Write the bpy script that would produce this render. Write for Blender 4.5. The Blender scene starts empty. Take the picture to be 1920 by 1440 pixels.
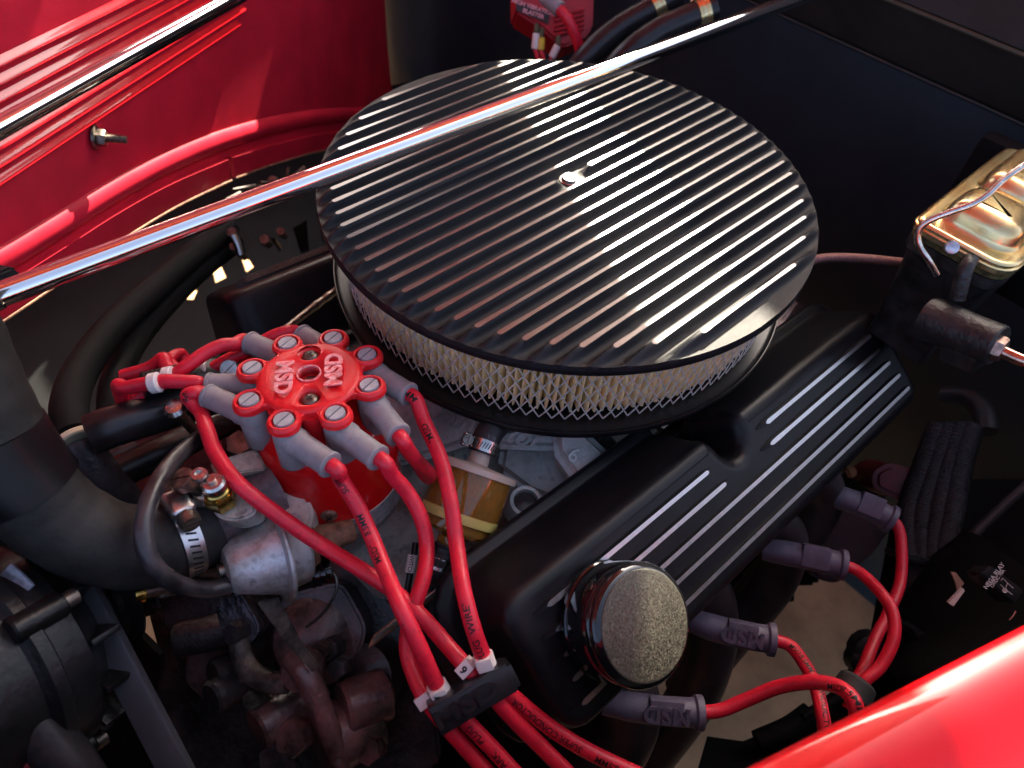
import bpy, bmesh, math, random
from mathutils import Vector, Matrix
from mathutils.geometry import tessellate_polygon
random.seed(7)
R = math.radians
S = bpy.context.scene
COL = S.collection

# ------------------------------------------------------------------ camera
CAM = Vector((-0.3374, -0.2881, 0.2970))
RT = Vector((0.7430213, -0.6664910, 0.0609025))
UP = Vector((0.4861381, 0.6000150, 0.6353359))
BK = Vector((-0.4599881, -0.4424610, 0.7698306))
FPX = 1356.97
cd = bpy.data.cameras.new("camera"); cam = bpy.data.objects.new("camera", cd); COL.objects.link(cam)
m = Matrix.Identity(4)
for i in range(3):
    m[i][0], m[i][1], m[i][2], m[i][3] = RT[i], UP[i], BK[i], CAM[i]
cam.matrix_world = m
cd.sensor_width = 36; cd.lens = FPX / 1920 * 36; cd.clip_start = 0.01; cd.clip_end = 300
cd.dof.use_dof = True; cd.dof.focus_distance = 0.46; cd.dof.aperture_fstop = 8.0
S.camera = cam

# ------------------------------------------------------------------ light
SUN = Vector((0.684, 0.488, 0.544)).normalized()
EL = math.asin(SUN.z); AZ = math.atan2(SUN.y, SUN.x)
w = bpy.data.worlds.new("World"); S.world = w; w.use_nodes = True
nt = w.node_tree; bg = nt.nodes["Background"]
sky = nt.nodes.new("ShaderNodeTexSky"); sky.sky_type = 'NISHITA'; sky.sun_disc = False
sky.sun_elevation = EL; sky.sun_rotation = math.pi/2 - AZ; sky.air_density = 0.45; sky.dust_density = 6.0; sky.ozone_density = 0.3
nt.links.new(sky.outputs[0], bg.inputs[0]); bg.inputs[1].default_value = 0.125
ld = bpy.data.lights.new("sun", 'SUN'); ld.energy = 5.0; ld.angle = R(0.5); ld.color = (1, 0.90, 0.72)
lo = bpy.data.objects.new("sun", ld); COL.objects.link(lo)
lo.rotation_euler = (-SUN).to_track_quat('-Z', 'Y').to_euler(); lo.location = SUN * 5
S.view_settings.view_transform = 'Standard'; S.view_settings.look = 'None'
S.view_settings.exposure = 2.7; S.view_settings.gamma = 1
S.render.engine = 'CYCLES'

# ------------------------------------------------------------------ measuring (a sight line of the camera met with a plane, or walked a distance)
def ray(px, py): return RT*((px-960)/FPX) - UP*((py-720)/FPX) - BK
def V(px, py, d): return CAM + ray(px, py).normalized()*d
def PL(px, py, o, n):
    r = ray(px, py); return CAM + r*((o-CAM).dot(n)/r.dot(n))
def Z(px, py, z): return PL(px, py, Vector((0, 0, z)), Vector((0, 0, 1)))

# ------------------------------------------------------------------ materials
def lin(c): return tuple((x/12.92 if x <= .04045 else ((x+.055)/1.055)**2.4) for x in c)
MATS = {}
def mat(name, col, rough=.5, metal=0., coat=0., var=.15, vscale=60, bump=0., bscale=400, rvar=.1, spec=.5, col2=None, dirt=0., trans=0., coatr=.05, stretch=None, sss=0, ior=1.45):
    if name in MATS: return MATS[name]
    M = bpy.data.materials.new(name); M.use_nodes = True; MATS[name] = M
    N = M.node_tree.nodes; L = M.node_tree.links; b = N["Principled BSDF"]
    tc = N.new("ShaderNodeTexCoord"); src = tc.outputs["Object"]
    if stretch:
        mp = N.new("ShaderNodeMapping"); mp.inputs["Scale"].default_value = stretch
        L.new(src, mp.inputs[0]); src = mp.outputs[0]
    n1 = N.new("ShaderNodeTexNoise"); n1.inputs["Scale"].default_value = vscale; n1.inputs["Detail"].default_value = 6; n1.inputs["Roughness"].default_value = .65
    L.new(src, n1.inputs["Vector"])
    ra = N.new("ShaderNodeValToRGB"); e = ra.color_ramp.elements
    c2 = col2 if col2 else tuple(max(0, x*(1-2*var)) for x in col)
    e[0].position = .38; e[0].color = (*c2, 1); e[1].position = .62; e[1].color = (*col, 1)
    L.new(n1.outputs["Fac"], ra.inputs[0]); out = ra.outputs[0]
    if dirt:
        n3 = N.new("ShaderNodeTexNoise"); n3.inputs["Scale"].default_value = vscale*4; n3.inputs["Detail"].default_value = 8
        L.new(src, n3.inputs["Vector"])
        r3 = N.new("ShaderNodeValToRGB"); r3.color_ramp.elements[0].position = .56; r3.color_ramp.elements[1].position = .74
        L.new(n3.outputs["Fac"], r3.inputs[0])
        ms = N.new("ShaderNodeMath"); ms.operation = 'MULTIPLY'; ms.inputs[1].default_value = dirt; L.new(r3.outputs[0], ms.inputs[0])
        mx = N.new("ShaderNodeMix"); mx.data_type = 'RGBA'; L.new(ms.outputs[0], mx.inputs[0]); L.new(out, mx.inputs[6])
        mx.inputs[7].default_value = (.03, .022, .016, 1); out = mx.outputs[2]
    L.new(out, b.inputs["Base Color"])
    mr = N.new("ShaderNodeMapRange"); mr.inputs[3].default_value = max(.02, rough-rvar); mr.inputs[4].default_value = min(1, rough+rvar)
    L.new(n1.outputs["Fac"], mr.inputs[0]); L.new(mr.outputs[0], b.inputs["Roughness"])
    b.inputs["Metallic"].default_value = metal; b.inputs["Coat Weight"].default_value = coat; b.inputs["Coat Roughness"].default_value = coatr
    b.inputs["Specular IOR Level"].default_value = spec; b.inputs["Transmission Weight"].default_value = trans; b.inputs["IOR"].default_value = ior
    if sss: b.inputs["Subsurface Weight"].default_value = sss; b.inputs["Subsurface Scale"].default_value = .004
    if bump:
        n2 = N.new("ShaderNodeTexNoise"); n2.inputs["Scale"].default_value = bscale; n2.inputs["Detail"].default_value = 3
        L.new(tc.outputs["Object"], n2.inputs["Vector"])
        bp = N.new("ShaderNodeBump"); bp.inputs["Strength"].default_value = bump; bp.inputs["Distance"].default_value = .001
        L.new(n2.outputs["Fac"], bp.inputs["Height"]); L.new(bp.outputs[0], b.inputs["Normal"])
    return M

red_plastic = mat("red_plastic", (.72, .012, .018), .32, var=.06, bump=.25, bscale=900, sss=0)
red_wire = mat("red_silicone", (.66, .012, .035), .42, var=.08, vscale=120, dirt=.5, bump=.15, bscale=700)
red_paint = mat("red_paint", (.58, .003, .006), .3, spec=.15, coat=.4, var=.03, vscale=20, rvar=.04, coatr=.02)
red_under = mat("red_primer_side", (.62, .016, .040), .45, spec=.3, var=.1, vscale=25, dirt=.15, coatr=.15)
boot_grey = mat("boot_grey", (.26, .25, .26), .5, var=.1, vscale=90, dirt=.35, bump=.1)
boot_dark = mat("boot_mauve", (.12, .10, .14), .5, var=.15, vscale=90, dirt=.3, bump=.2)
screw_grey = mat("terminal_grey", (.36, .36, .375), .45, var=.1, vscale=200)
wrinkle = mat("black_satin", (.007, .007, .009), .5, var=.2, bump=.35, bscale=2200, rvar=.05, spec=.34)
cover_black = mat("black_powder", (.009, .009, .011), .36, spec=.28, var=.2, bump=.12, bscale=1800, rvar=.04)
gloss_black = mat("gloss_black", (.006, .006, .007), .12, coat=.6, var=.2, rvar=.04)
rubber = mat("black_rubber", (.022, .021, .023), .52, var=.3, vscale=50, bump=.2, bscale=500, dirt=.1)
rubber_s = mat("smooth_rubber", (.02, .018, .02), .32, var=.3, vscale=70, bump=.1)
plastic_b = mat("black_plastic", (.012, .012, .014), .3, var=.2, bump=.1)
alu_pol = mat("machined_aluminium", (.20, .19, .19), .31, metal=1, var=.06, vscale=300, rvar=.08, stretch=(.1, 1, 1))
alu_pol2 = mat("brushed_aluminium", (.62, .61, .60), .34, metal=1, var=.08, vscale=300, rvar=.1)
alu_cast = mat("cast_aluminium", (.74, .75, .71), .5, metal=.2, var=.25, vscale=28, bump=.5, bscale=600, dirt=.55)
alu_dirty = mat("dirty_aluminium", (.62, .60, .54), .5, metal=.2, var=.3, vscale=35, bump=.5, bscale=400, dirt=.8, col2=(.26, .22, .17))
zinc_can = mat("weathered_zinc", (.56, .58, .60), .42, metal=.55, var=.2, vscale=40, bump=.3, bscale=300, dirt=.6, col2=(.22, .17, .13))
steel = mat("bright_steel", (.62, .60, .56), .25, metal=1, var=.2, vscale=150, rvar=.1)
steel_d = mat("aged_steel", (.28, .24, .20), .38, metal=.9, var=.3, vscale=150, dirt=.4)
chrome = mat("chrome", (.88, .87, .85), .06, metal=1, var=.02, rvar=.02)
brass = mat("brass", (.60, .40, .10), .25, metal=1, var=.2, vscale=200)
zincy = mat("yellow_zinc", (.76, .68, .36), .24, metal=.9, vscale=22, col2=(.70, .42, .16), rvar=.06, bump=.05)
paper = mat("filter_paper", (.97, .76, .42), .8, var=.08, vscale=200)
meshm = mat("galvanised_mesh", (.80, .78, .72), .4, metal=.5, var=.15, vscale=300)
amber = mat("amber_plastic", (.75, .36, .06), .12, var=.1, vscale=30, trans=.75, rvar=.04, coat=.4)
amber_in = mat("amber_pleats", (.42, .20, .05), .5, var=.25, vscale=80)
fuel_y = mat("pale_yellow_ring", (.62, .48, .13), .4, var=.15)
clear_cap = mat("clear_plastic_disc", (.80, .66, .52), .2, trans=.4, var=.05)
block_r = mat("grimy_dark_red_casting", (.20, .095, .09), .42, coat=.5, coatr=.22, var=.3, vscale=30, bump=.9, bscale=260, dirt=.5, col2=(.02, .012, .012))
block_k = mat("grimy_black_casting", (.055, .042, .043), .42, spec=.5, coat=.4, coatr=.25, var=.4, vscale=40, bump=.9, bscale=260)
navy = mat("firewall_black", (.026, .036, .043), .65, var=.15, vscale=6, spec=.12)
navy2 = mat("cowl_black", (.030, .028, .025), .6, var=.2, vscale=8, spec=.2)
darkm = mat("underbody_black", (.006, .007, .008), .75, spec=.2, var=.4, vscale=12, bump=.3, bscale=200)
header = mat("header_tube_dark", (.045, .032, .036), .5, var=.3, vscale=30)
concrete = mat("tan_concrete", (.62, .36, .17), .85, var=.18, vscale=14, bump=.3, bscale=120, dirt=.15)
white_p = mat("white_plastic", (.72, .66, .62), .4, var=.05)
ink = mat("black_print", (.006, .005, .005), .55, var=.0)
embos = mat("worn_pink_emboss", (.80, .42, .42), .4, var=.25, vscale=350, col2=(.75, .10, .10))
copper = mat("copper_braid", (.42, .22, .19), .35, metal=.7, var=.3, vscale=900, bump=.6, bscale=1600)
braid = mat("split_loom", (.030, .026, .030), .5, var=.3, vscale=300, bump=.8, bscale=900)
belt_m = mat("worn_belt", (.055, .055, .064), .35, var=.15, vscale=40)
cream = mat("cream_band", (.80, .74, .50), .45, var=.08)
yellow = mat("yellow_terminal", (.75, .50, .04), .4)
rust = mat("rusty_metal", (.30, .15, .09), .6, metal=.3, var=.4, vscale=120, bump=.6, bscale=500, col2=(.12, .05, .03))
blocker_pale = mat("silver_blocker", (.20, .20, .205), .5, metal=.3, var=.05)

def flake_mat():
    M = mat("metal_flake_black", (.085, .080, .060), .42, metal=.4, var=.1, vscale=60)
    N = M.node_tree.nodes; L = M.node_tree.links; b = N["Principled BSDF"]
    tc = N.new("ShaderNodeTexCoord"); vo = N.new("ShaderNodeTexVoronoi"); vo.inputs["Scale"].default_value = 1700
    L.new(tc.outputs["Object"], vo.inputs["Vector"])
    mp = N.new("ShaderNodeVectorMath"); mp.operation = 'SUBTRACT'; mp.inputs[1].default_value = (.5, .5, .5); L.new(vo.outputs["Color"], mp.inputs[0])
    sc = N.new("ShaderNodeVectorMath"); sc.operation = 'SCALE'; sc.inputs[3].default_value = .42; L.new(mp.outputs[0], sc.inputs[0])
    g = N.new("ShaderNodeNewGeometry"); ad = N.new("ShaderNodeVectorMath"); L.new(g.outputs["Normal"], ad.inputs[0]); L.new(sc.outputs[0], ad.inputs[1])
    nm = N.new("ShaderNodeVectorMath"); nm.operation = 'NORMALIZE'; L.new(ad.outputs[0], nm.inputs[0]); L.new(nm.outputs[0], b.inputs["Normal"])
    return M
flake = flake_mat()

# ------------------------------------------------------------------ objects
def tag(o, label=None, cat=None, group=None, kind=None):
    if label: o['label'] = label
    if cat: o['category'] = cat
    if group: o['group'] = group
    if kind: o['kind'] = kind
    return o
LOC = {}
def thing(name, loc, label, cat, group=None):
    o = bpy.data.objects.new(name, None); COL.objects.link(o); o.location = loc; o.empty_display_size = .01
    LOC[o] = Vector(loc); return tag(o, label, cat, group)
def obj(name, vs, fs, m, parent=None, smooth=True, ang=35, mi=None, **kw):
    vs = [Vector(v) for v in vs]
    if parent is not None: base = LOC[parent]
    else:
        base = Vector((sum(v.x for v in vs)/len(vs), sum(v.y for v in vs)/len(vs), min(v.z for v in vs)))
    me = bpy.data.meshes.new(name); me.from_pydata([v-base for v in vs], [], fs); me.validate()
    ms = m if isinstance(m, (list, tuple)) else [m]
    for q in ms: me.materials.append(q)
    if mi:
        for p, k in zip(me.polygons, mi): p.material_index = k
    bm = bmesh.new(); bm.from_mesh(me); bmesh.ops.recalc_face_normals(bm, faces=bm.faces)
    if smooth:
        for f in bm.faces: f.smooth = True
        for e in bm.edges:
            if len(e.link_faces) == 2 and e.calc_face_angle(0) > R(ang): e.smooth = False
    bm.to_mesh(me); bm.free()
    o = bpy.data.objects.new(name, me); COL.objects.link(o)
    if parent is not None:
        o.parent = parent; LOC[o] = base
        if LOC.get(parent) is not None and not parent.get('_mesh'): pass
        # children sit at the parent's origin
    else:
        o.location = base; LOC[o] = base
    return tag(o, **kw) if kw else o

class G:
    "collects geometry"
    def __init__(s): s.v = []; s.f = []; s.mi = []
    def add(s, v, f, k=0):
        n = len(s.v); s.v += [Vector(x) for x in v]; s.f += [tuple(i+n for i in q) for q in f]; s.mi += [k]*len(f); return s
    def o(s, name, m, parent=None, **kw): return obj(name, s.v, s.f, m, parent, mi=s.mi, **kw)

def frame(n, hint=Vector((0, 0, 1))):
    n = Vector(n).normalized(); u = hint - n*hint.dot(n)
    if u.length < 1e-4: u = Vector((1, 0, 0)) - n*n.x
    u.normalize(); return u, n.cross(u), n
def box(c, ax, sx, ay, sy, az, sz, bev=0, seg=2):
    bm = bmesh.new(); c = Vector(c)
    vs = [bm.verts.new((i*sx/2, j*sy/2, k*sz/2)) for i in (-1, 1) for j in (-1, 1) for k in (-1, 1)]
    for q in ((0,1,3,2),(4,6,7,5),(0,4,5,1),(2,3,7,6),(0,2,6,4),(1,5,7,3)): bm.faces.new([vs[i] for i in q])
    if bev: bmesh.ops.bevel(bm, geom=bm.edges[:], offset=min(bev, .45*min(sx, sy, sz)), segments=seg, affect='EDGES', profile=.6)
    bm.verts.index_update()
    v = [c+ax*p.co.x+ay*p.co.y+az*p.co.z for p in bm.verts]; f = [[q.index for q in p.verts] for p in bm.faces]; bm.free(); return v, f
def prism(poly, d, bev=0, seg=2):
    "poly: list of 3-D points of a flat outline; d: extrusion vector"
    bm = bmesh.new(); a = [bm.verts.new(p) for p in poly]; b = [bm.verts.new(Vector(p)+d) for p in poly]; n = len(a)
    bm.faces.new(a); bm.faces.new(b[::-1])
    for i in range(n): bm.faces.new((a[i], b[i], b[(i+1) % n], a[(i+1) % n]))
    bmesh.ops.recalc_face_normals(bm, faces=bm.faces)
    if bev:
        es = [e for e in bm.edges if e.calc_face_angle(0) > R(30)]
        bmesh.ops.bevel(bm, geom=es, offset=bev, segments=seg, affect='EDGES', clamp_overlap=True)
    big = [f for f in bm.faces if len(f.verts) > 4]
    if big: bmesh.ops.triangulate(bm, faces=big)
    bm.verts.index_update(); v = [p.co.copy() for p in bm.verts]; f = [[q.index for q in p.verts] for p in bm.faces]; bm.free(); return v, f
def lathe(o, n, prof, seg=48, hint=Vector((1, 0, 0)), a0=0, a1=2*math.pi, closed=True):
    u, v, n = frame(n, hint); o = Vector(o); vs = []; fs = []; full = abs(a1-a0-2*math.pi) < 1e-6
    m_ = seg if full else seg+1
    for (r, h) in prof:
        for i in range(m_):
            t = a0+(a1-a0)*i/seg; vs.append(o+n*h+(u*math.cos(t)+v*math.sin(t))*r)
    for j in range(len(prof)-1):
        for i in range(seg if not full else seg):
            k = (i+1) % m_ if full else i+1
            fs.append((j*m_+i, j*m_+k, (j+1)*m_+k, (j+1)*m_+i))
    if full and closed:
        if prof[0][0] > 1e-6: fs.append(tuple(range(m_)))
        if prof[-1][0] > 1e-6: fs.append(tuple((len(prof)-1)*m_+i for i in range(m_))[::-1])
    return vs, fs
def cyl(a, b, r, r2=None, seg=24, bev=0):
    a = Vector(a); b = Vector(b); h = (b-a).length; r2 = r if r2 is None else r2
    p = [(r-bev, 0), (r, bev), (r2, h-bev), (r2-bev, h)] if bev else [(r, 0), (r2, h)]
    return lathe(a, b-a, p, seg)
def hexa(a, b, r):
    return lathe(a, Vector(b)-Vector(a), [(r*.94, 0), (r, (Vector(b)-Vector(a)).length*.12), (r, (Vector(b)-Vector(a)).length*.85), (r*.9, (Vector(b)-Vector(a)).length)], 6)
def smoothpath(pts, n=8):
    P = [Vector(p) for p in pts]
    if len(P) == 2: return [P[0].lerp(P[1], i/n) for i in range(n+1)]
    Q = [P[0]*2-P[1]]+P+[P[-1]*2-P[-2]]; out = []
    for i in range(1, len(Q)-2):
        a, b, c, d = Q[i-1:i+3]
        for k in range(n):
            t = k/n
            out.append(.5*((2*b)+(c-a)*t+(2*a-5*b+4*c-d)*t*t+(3*b-a-3*c+d)*t**3))
    out.append(P[-1]); return out
class Path:
    def __init__(s, pts, n=8):
        s.p = smoothpath(pts, n); s.t = []
        for i in range(len(s.p)):
            s.t.append((s.p[min(i+1, len(s.p)-1)]-s.p[max(i-1, 0)]).normalized())
        u = frame(s.t[0])[0]; s.u = []
        for t in s.t:
            u = (u-t*u.dot(t)).normalized(); s.u.append(u)
        s.l = [0]
        for i in range(1, len(s.p)): s.l.append(s.l[-1]+(s.p[i]-s.p[i-1]).length)
    def at(s, L):
        L = max(0, min(s.l[-1], L))
        for i in range(1, len(s.l)):
            if s.l[i] >= L: break
        k = (L-s.l[i-1])/max(1e-9, s.l[i]-s.l[i-1]); return s.p[i-1].lerp(s.p[i], k), s.t[i-1].lerp(s.t[i], k).normalized()
def tube(path, r, seg=16, cap=True, rfun=None):
    if not isinstance(path, Path): path = Path(path)
    vs = []; fs = []; N = len(path.p)
    for i, (p, t, u) in enumerate(zip(path.p, path.t, path.u)):
        v = t.cross(u); rr = r[int(i/(N-1)*(len(r)-1)+.5)] if isinstance(r, list) else r
        if rfun: rr = rfun(path.l[i], path.l[-1])
        for k in range(seg):
            a = 2*math.pi*k/seg; vs.append(p+(u*math.cos(a)+v*math.sin(a))*rr)
    for i in range(N-1):
        for k in range(seg):
            q = (k+1) % seg; fs.append((i*seg+k, i*seg+q, (i+1)*seg+q, (i+1)*seg+k))
    if cap: fs.append(tuple(range(seg))[::-1]); fs.append(tuple((N-1)*seg+k for k in range(seg)))
    return vs, fs

# ------------------------------------------------------------------ lettering
_TX = {}
def text2d(s, size, ext=0., bold=0., shear=0., font=None):
    key = (s, size, ext, bold, shear)
    if key in _TX: return _TX[key]
    c = bpy.data.curves.new("t", 'FONT'); c.body = s; c.size = size; c.align_x = 'CENTER'; c.align_y = 'CENTER'
    c.extrude = ext; c.offset = bold; c.resolution_u = 3; c.shear = shear
    if ext: c.bevel_depth = 0
    o = bpy.data.objects.new("t", c); COL.objects.link(o)
    dg = bpy.context.evaluated_depsgraph_get(); dg.update(); me = o.evaluated_get(dg).to_mesh()
    r = ([v.co.copy() for v in me.vertices], [tuple(p.vertices) for p in me.polygons])
    o.evaluated_get(dg).to_mesh_clear(); bpy.data.objects.remove(o); bpy.data.curves.remove(c); _TX[key] = r; return r
def flat_text(name, s, size, o, ux, uy, n, m, parent, ext=0., lift=.0002, bold=0., shear=0., wide=1.):
    v, f = text2d(s, size, ext, bold, shear); o = Vector(o)
    return obj(name, [o+ux*p.x*wide+uy*p.y+n*(p.z+ext+lift) for p in v], f, m, parent, smooth=False)
def slice_y(v, f, step):
    bm = bmesh.new(); vs = [bm.verts.new(p) for p in v]
    for q in f:
        try: bm.faces.new([vs[i] for i in q])
        except ValueError: pass
    y0 = min(p.y for p in v); y1 = max(p.y for p in v); y = y0+step
    while y < y1:
        bmesh.ops.bisect_plane(bm, geom=bm.verts[:]+bm.edges[:]+bm.faces[:], plane_co=(0, y, 0), plane_no=(0, 1, 0)); y += step
    bm.verts.index_update(); r = ([p.co.copy() for p in bm.verts], [tuple(q.index for q in p.verts) for p in bm.faces]); bm.free(); return r
def wire_text(s, size, path, L, r, facing, m, parent, flip=False, name="print", bold=0.00007):
    "lettering wrapped on a tube: reads along the path"
    v, f = slice_y(*text2d(s, size, 0, bold), .0006); out = []; k = -1 if flip else 1
    for p in v:
        c, t = path.at(L+k*p.x); side = Vector(facing)-t*Vector(facing).dot(t); side.normalize(); w_ = side.cross(t)*k
        a = p.y/r; out.append(c+(side*math.cos(a)+w_*math.sin(a))*(r+.00012))
    return obj(name, out, f, m, parent, smooth=False)
TOCAM = BK

def copy_part(src, parent, mw):
    c = src.copy(); COL.objects.link(c); c.parent = parent; c.matrix_local = mw; return c

X = Vector((1, 0, 0)); Y = Vector((0, 1, 0)); ZZ = Vector((0, 0, 1))
# ================================================================== setting
def sheet(name, pts, m, parent=None, d=None, **kw):
    v, f = prism([Vector(p) for p in pts], d if d is not None else Vector((0, 0, -.02)), 0)
    return obj(name, v, f, m, parent, smooth=False, **kw)
sheet("ground", [(-40, -40, -.78), (40, -40, -.78), (40, 40, -.78), (-40, 40, -.78)], concrete, kind='structure')

# firewall and cowl
FX = .45
fw = thing("firewall", (FX, .2, -.75), "smooth black firewall panel closing the rear of the engine bay behind the air cleaner", "firewall")
v, f = prism([Vector((FX, -.9, -.785)), Vector((FX, 1.15, -.785)), Vector((FX, 1.15, -.043)), Vector((FX, -.9, -.043))], X*.004, .001)
obj("panel", v, f, navy, fw)
v, f = prism([Vector((FX, -.42, -.039)), Vector((FX, 1.15, -.039)), Vector((FX-.03, 1.15, .022)), Vector((FX-.03, -.42, .022))], X*.004, .001)
obj("upper_panel", v, f, navy2, fw)
v, f = prism([Vector((FX-.034, -.42, .026)), Vector((FX-.034, 1.15, .026)), Vector((FX+.10, 1.15, .30)), Vector((FX+.10, -.42, .30))], X*.004, .001)
obj("cowl_panel", v, f, navy2, fw)
v, f = prism([Vector((FX+.008, -.42, -.10)), Vector((FX+.008, 1.15, -.10)), Vector((FX+.008, 1.15, .08)), Vector((FX+.008, -.42, .08))], X*.004)
obj("backing", v, f, navy2, fw)
obj("seam_flange", *tube([(FX-.002, -.42, -.041), (FX-.002, 1.15, -.041)], .0011, 8), mat("seam_edge", (.05, .045, .035), .5), fw)
obj("top_lip", *tube([(FX-.036, -.42, .024), (FX-.036, 1.15, .024)], .0022, 8), mat("seam_edge2", (.05, .045, .025), .5), fw)
for p in ((1471, 48), (1577, 90), (1580, 96), (1740, 152)):
    c = PL(*p, Vector((FX-.002, 0, 0)), X); obj("rivet", *lathe(c, -X, [(.0022, 0), (.0018, .001), (0, .0014)], 10), steel_d, fw)

# inner structure closing the bay: near side inner fender, front support, far dark apron
v, f = prism([Vector((-.6, -.42, -.52)), Vector((.45, -.58, -.52)), Vector((.60, -.50, -.03)), Vector((-.6, -.335, -.03))], Vector((0, -.004, 0)))
obj("inner_fender", v, f, darkm, label="dark inner fender panel below the glossy red body edge at lower right", cat="fender panel")

# ------------------------------------------------------------------ far red side panel with beads
PD = Vector((.792, .598, -.126)).normalized(); PO = Vector((-.305, .241, -.093)) + Vector((0, 0, .055))
PN = PD.cross(ZZ).normalized()            # towards the engine side
if PN.dot(CAM-PO) < 0: PN = -PN
PZ = PD.cross(PN).normalized()
if PZ.z < 0: PZ = -PZ
def pp(px, py, lift=0): return PL(px, py, PO+PN*lift, PN)
rp = thing("side_panel", pp(400, 300), "glossy red inner side panel with long raised beads at upper left", "body panel")
outl = [pp(-260, -420), pp(722, -420), pp(722, 0), pp(727, 90), pp(742, 240), pp(690, 246), pp(600, 252), pp(500, 274), pp(400, 312), pp(300, 356), pp(200, 410), pp(100, 472), pp(0, 535), pp(-260, 705)]
v, f = prism(outl, -PN*.004, 0); obj("sheet", v, f, red_under, rp)
# curved wheel arch roll
arch = [pp(-260, 655, .004), pp(-100, 555, .004), pp(20, 487, .004), pp(120, 425, .004), pp(220, 362, .004), pp(320, 308, .004), pp(420, 266, .004), pp(520, 236, .004), pp(620, 219, .004), pp(745, 212, .004)]
obj("arch_roll", *tube([p-PN*.0105 for p in arch], .0125, 20), red_under, rp)
arch2 = [pp(-260, 690, .002), pp(20, 520, .002), pp(120, 458, .002), pp(220, 395, .002), pp(320, 341, .002), pp(420, 299, .002), pp(520, 268, .002), pp(620, 248, .002), pp(745, 238, .002)]
def strip(pts, off, thick, drop=None):
    g = G(); P = smoothpath(pts, 6); n = len(P)
    for p in P: g.v += [p+PN*thick, p-PZ*off(p)+PN*thick*.5, p-PZ*off(p)-PN*.002, p-PN*.002]
    for i in range(n-1):
        for k in range(4): a = i*4+k; b = i*4+(k+1) % 4; g.f.append((a, b, b+4, a+4)); g.mi.append(0)
    g.f += [(0, 1, 2, 3), tuple((n-1)*4+k for k in (3, 2, 1, 0))]; g.mi += [0, 0]; return g
strip(arch2[:6]+[pp(388, 312, .002)], lambda p: .024, .004).o("arch_flange", red_under, rp)
strip([pp(430, 294, .002)]+arch2[6:], lambda p: .024, .004).o("arch_flange", red_under, rp)
obj("flange_edge", *tube([p-PZ*.024+PN*.003 for p in smoothpath(arch2[:6]+[pp(388, 312, .002)], 4)], .0012, 8), rust, rp)
obj("flange_edge", *tube([p-PZ*.024+PN*.003 for p in smoothpath([pp(430, 294, .002)]+arch2[6:], 4)], .0012, 8), rust, rp)
# beads
def bead(a, b, wpx):
    A = pp(*a); B = pp(*b); d = (B-A).normalized(); s = d.cross(PN).normalized(); W = (pp(a[0], a[1]+wpx)-A); W = abs(W.dot(s))
    g = G(); prof = [(-.5, 0), (-.49, .5), (-.46, .85), (-.40, 1), (-.30, .95), (0, .58), (.3, .2), (.5, 0)]; H = .62*W
    if s.z < 0: s = -s
    Ln = (B-A).length; st = [(0, 1)]+[(Ln*t, 1) for t in (.25, .5, .75)]+[(Ln-W*.5+W*.5*math.sin(q), math.cos(q)) for q in [i*math.pi/2/6 for i in range(6)]]+[(Ln, .05)]
    for L_, k in st:
        for (x, h) in prof: g.v.append(A+d*L_+s*(x*W*k)+PN*(h*H*min(1, k*1.3)+.0002))
    n = len(prof)
    for i in range(len(st)-1):
        for k in range(n-1): g.f.append((i*n+k, i*n+k+1, (i+1)*n+k+1, (i+1)*n+k)); g.mi.append(0)
    g.f.append(tuple((len(st)-1)*n+k for k in range(n))); g.mi.append(0)
    g.o("bead", mat("bead_red", (.75, .012, .02), .25, coat=.8, spec=.3, var=.03, coatr=.03), rp)
VPX = Vector((1300, -520))
def along(x0, y0, x1): return (x1, y0+(VPX.y-y0)*(x1-x0)/(VPX.x-x0))
for y0, wp, x1 in ((112, 24, 640), (147, 23, 640), (181, 22, 640), (214, 20, 640), (268, 22, 452), (301, 22, 456), (334, 21, 446)):
    bead(along(0, y0, -220), along(0, y0, x1), wp*.95)
# bolt on the panel
c = pp(176, 257); t = thing("panel_bolt", c, "threaded bolt with hex nut and washer poking out of the red side panel", "bolt")
bd = (PN*1+PD*.35-ZZ*.1).normalized()
obj("washer", *cyl(c, c+bd*.0025, .0095, seg=24, bev=.0004), steel_d, t)
obj("nut", *hexa(c+bd*.0025, c+bd*.009, .0068), steel_d, t)
g = G(); g.add(*cyl(c+bd*.009, c+bd*.024, .0028, seg=10))
for k in range(12): g.add(*lathe(c+bd*(.0095+k*.0012), bd, [(.0028, 0), (.0034, .0005), (.0028, .001)], 12))
g.o("threaded_stud", steel_d, t)
# rubber bumper at lower left of arch
c = pp(18, 520, .03)
v, f = prism([pp(-20, 520, .03), pp(24, 500, .03), pp(36, 506, .03), pp(46, 525, .03), pp(-20, 556, .03)], PN*-.02, .002)
obj("rubber_bumper", v, f, rubber, label="small black rubber bumper between the red arch and the chrome rod end", cat="bumper")

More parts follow.
